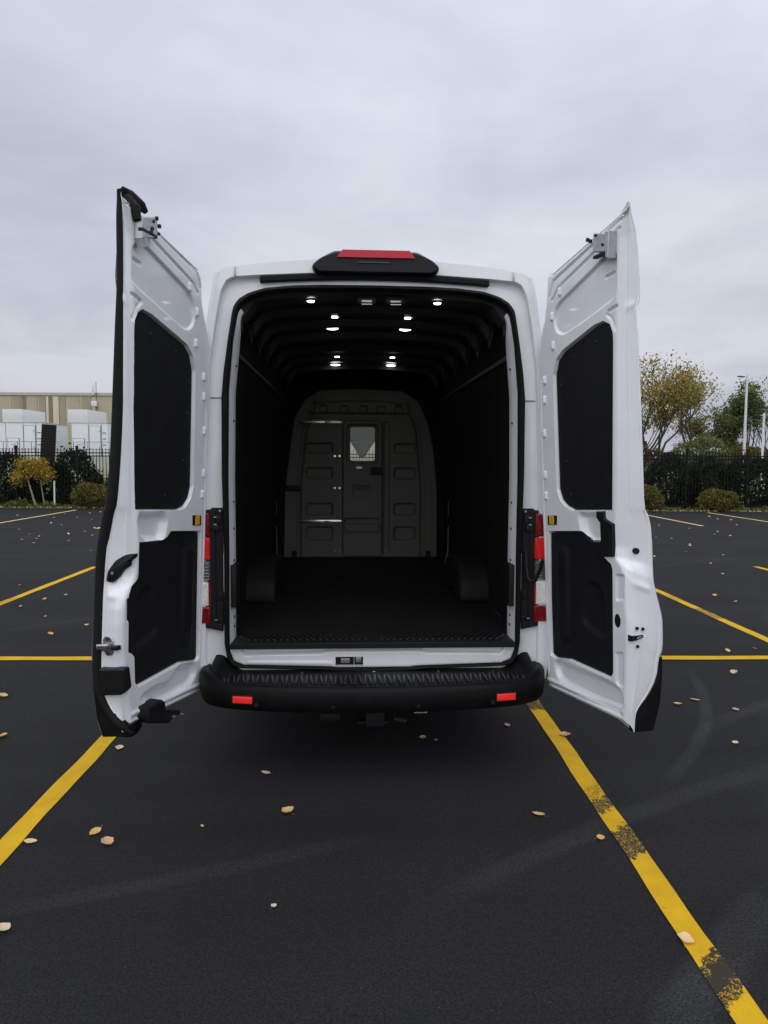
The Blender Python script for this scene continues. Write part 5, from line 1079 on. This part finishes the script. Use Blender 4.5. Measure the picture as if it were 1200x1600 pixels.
for i in range(6):
    V, F = leaf_shape(300 + i, (.2, .45, .7, .3, .8, .5)[i])
    for c in LEAFC['fallen']:
        me = bpy.data.meshes.new('fallen_leaf'); me.from_pydata(V, [], F); me.materials.append(c); me.polygons.foreach_set('use_smooth', [True] * len(F)); LM.append(me)
near_lab = ['small tan leaf on the asphalt straight below the bumper reflector', 'largest fallen leaf, tan with a notched tip, alone before the bumper centre', 'pale round leaf with upright stem, near the solid stall line', 'tan curled leaf just below the pale round leaf', 'small curled leaf touching the inner side of the solid stall line', 'small leaf under the black lower corner of the sealed door',
            'upright folded tan leaf between bumper and scuffed stall line', 'small orange-brown leaf beside the scuffed stall line', 'curled yellow leaf lying across the edge of the scuffed stall line', 'pinkish leaf on the scuffed line just above its worn gap', 'tan leaf cut by the picture edge, lowest on that side', 'orange leaf at the picture edge beside the cross line', 'orange leaf at the picture edge above the solid stall line',
            'leaf on the asphalt close under the bumper corner by the scuffed line', 'leaf under the bumper, the left one of a close pair', 'leaf under the bumper, the right one of a close pair', 'small leaf beyond the door corner, nearer to the door of two', 'flat leaf beyond the door corner, farther from the door of two', 'small leaf lying alone above the tyre scuff arc', 'small pale leaf where two tyre scuffs cross', 'tiny brown leaf alone in the empty foreground', 'tiny pale speck of leaf near the round leaf']
for i, (x, y, s) in enumerate(LEAF_NEAR):
    q = bpy.data.objects.new('fallen_leaf', LM[(i * 7 + 3) % len(LM)]); COL.objects.link(q); q.location = (x, y, .0075); s = max(.016, min(.062, s * .80)); q.scale = (s, s, s * .8); q.rotation_euler = (random.uniform(-.12, .12), random.uniform(-.12, .12), random.uniform(0, 6.28))
    tag(q, near_lab[i], 'leaf', 'leaves fallen near the van')
far_lab = {0: 'tan leaf just above the second stall line, nearest the picture edge', 1: 'flat tan leaf below the stall line beside the sealed door', 2: 'tan leaf beside the sealed door, close under the stall line', 3: 'pale leaf below the flat tan one, above the cross line', 4: 'pale leaf lying alone above the second stall line', 5: 'pale leaf near the sealed door, just above the cross line',
           6: 'pale leaf just above the cross line on the sealed door side', 7: 'bright leaf touching the seal of the open door in view', 44: 'flat leaf above the worn stall line out on the open asphalt', 46: 'bright leaf above the worn stall line on the latch-slot side', 47: 'pinkish leaf just above the worn stall line, farther from the door', 48: 'tan leaf just above the cross line near the picture edge', 49: 'long tan leaf above the worn stretch of the cross line', 50: 'tan leaf just below the worn stretch of the cross line'}
for i, (x, y) in enumerate(LEAF_FAR):
    q = bpy.data.objects.new('fallen_leaf', LM[(i * 11 + 1) % len(LM)]); COL.objects.link(q); q.location = (x, y, .0075); s = random.uniform(.036, .058) * (1 + .015 * max(0, y)); q.scale = (s, s, s * 1.2); q.rotation_euler = (random.uniform(-.2, .2), random.uniform(-.2, .2), random.uniform(0, 6.28))
    side = 'sealed door' if x < 0 else 'door with the latch slot'
    tag(q, far_lab.get(i, 'small pale leaf far out on the lot, beyond the ' + side), 'leaf', 'leaves far out beyond the ' + side if i not in far_lab else 'leaves fallen near the van')
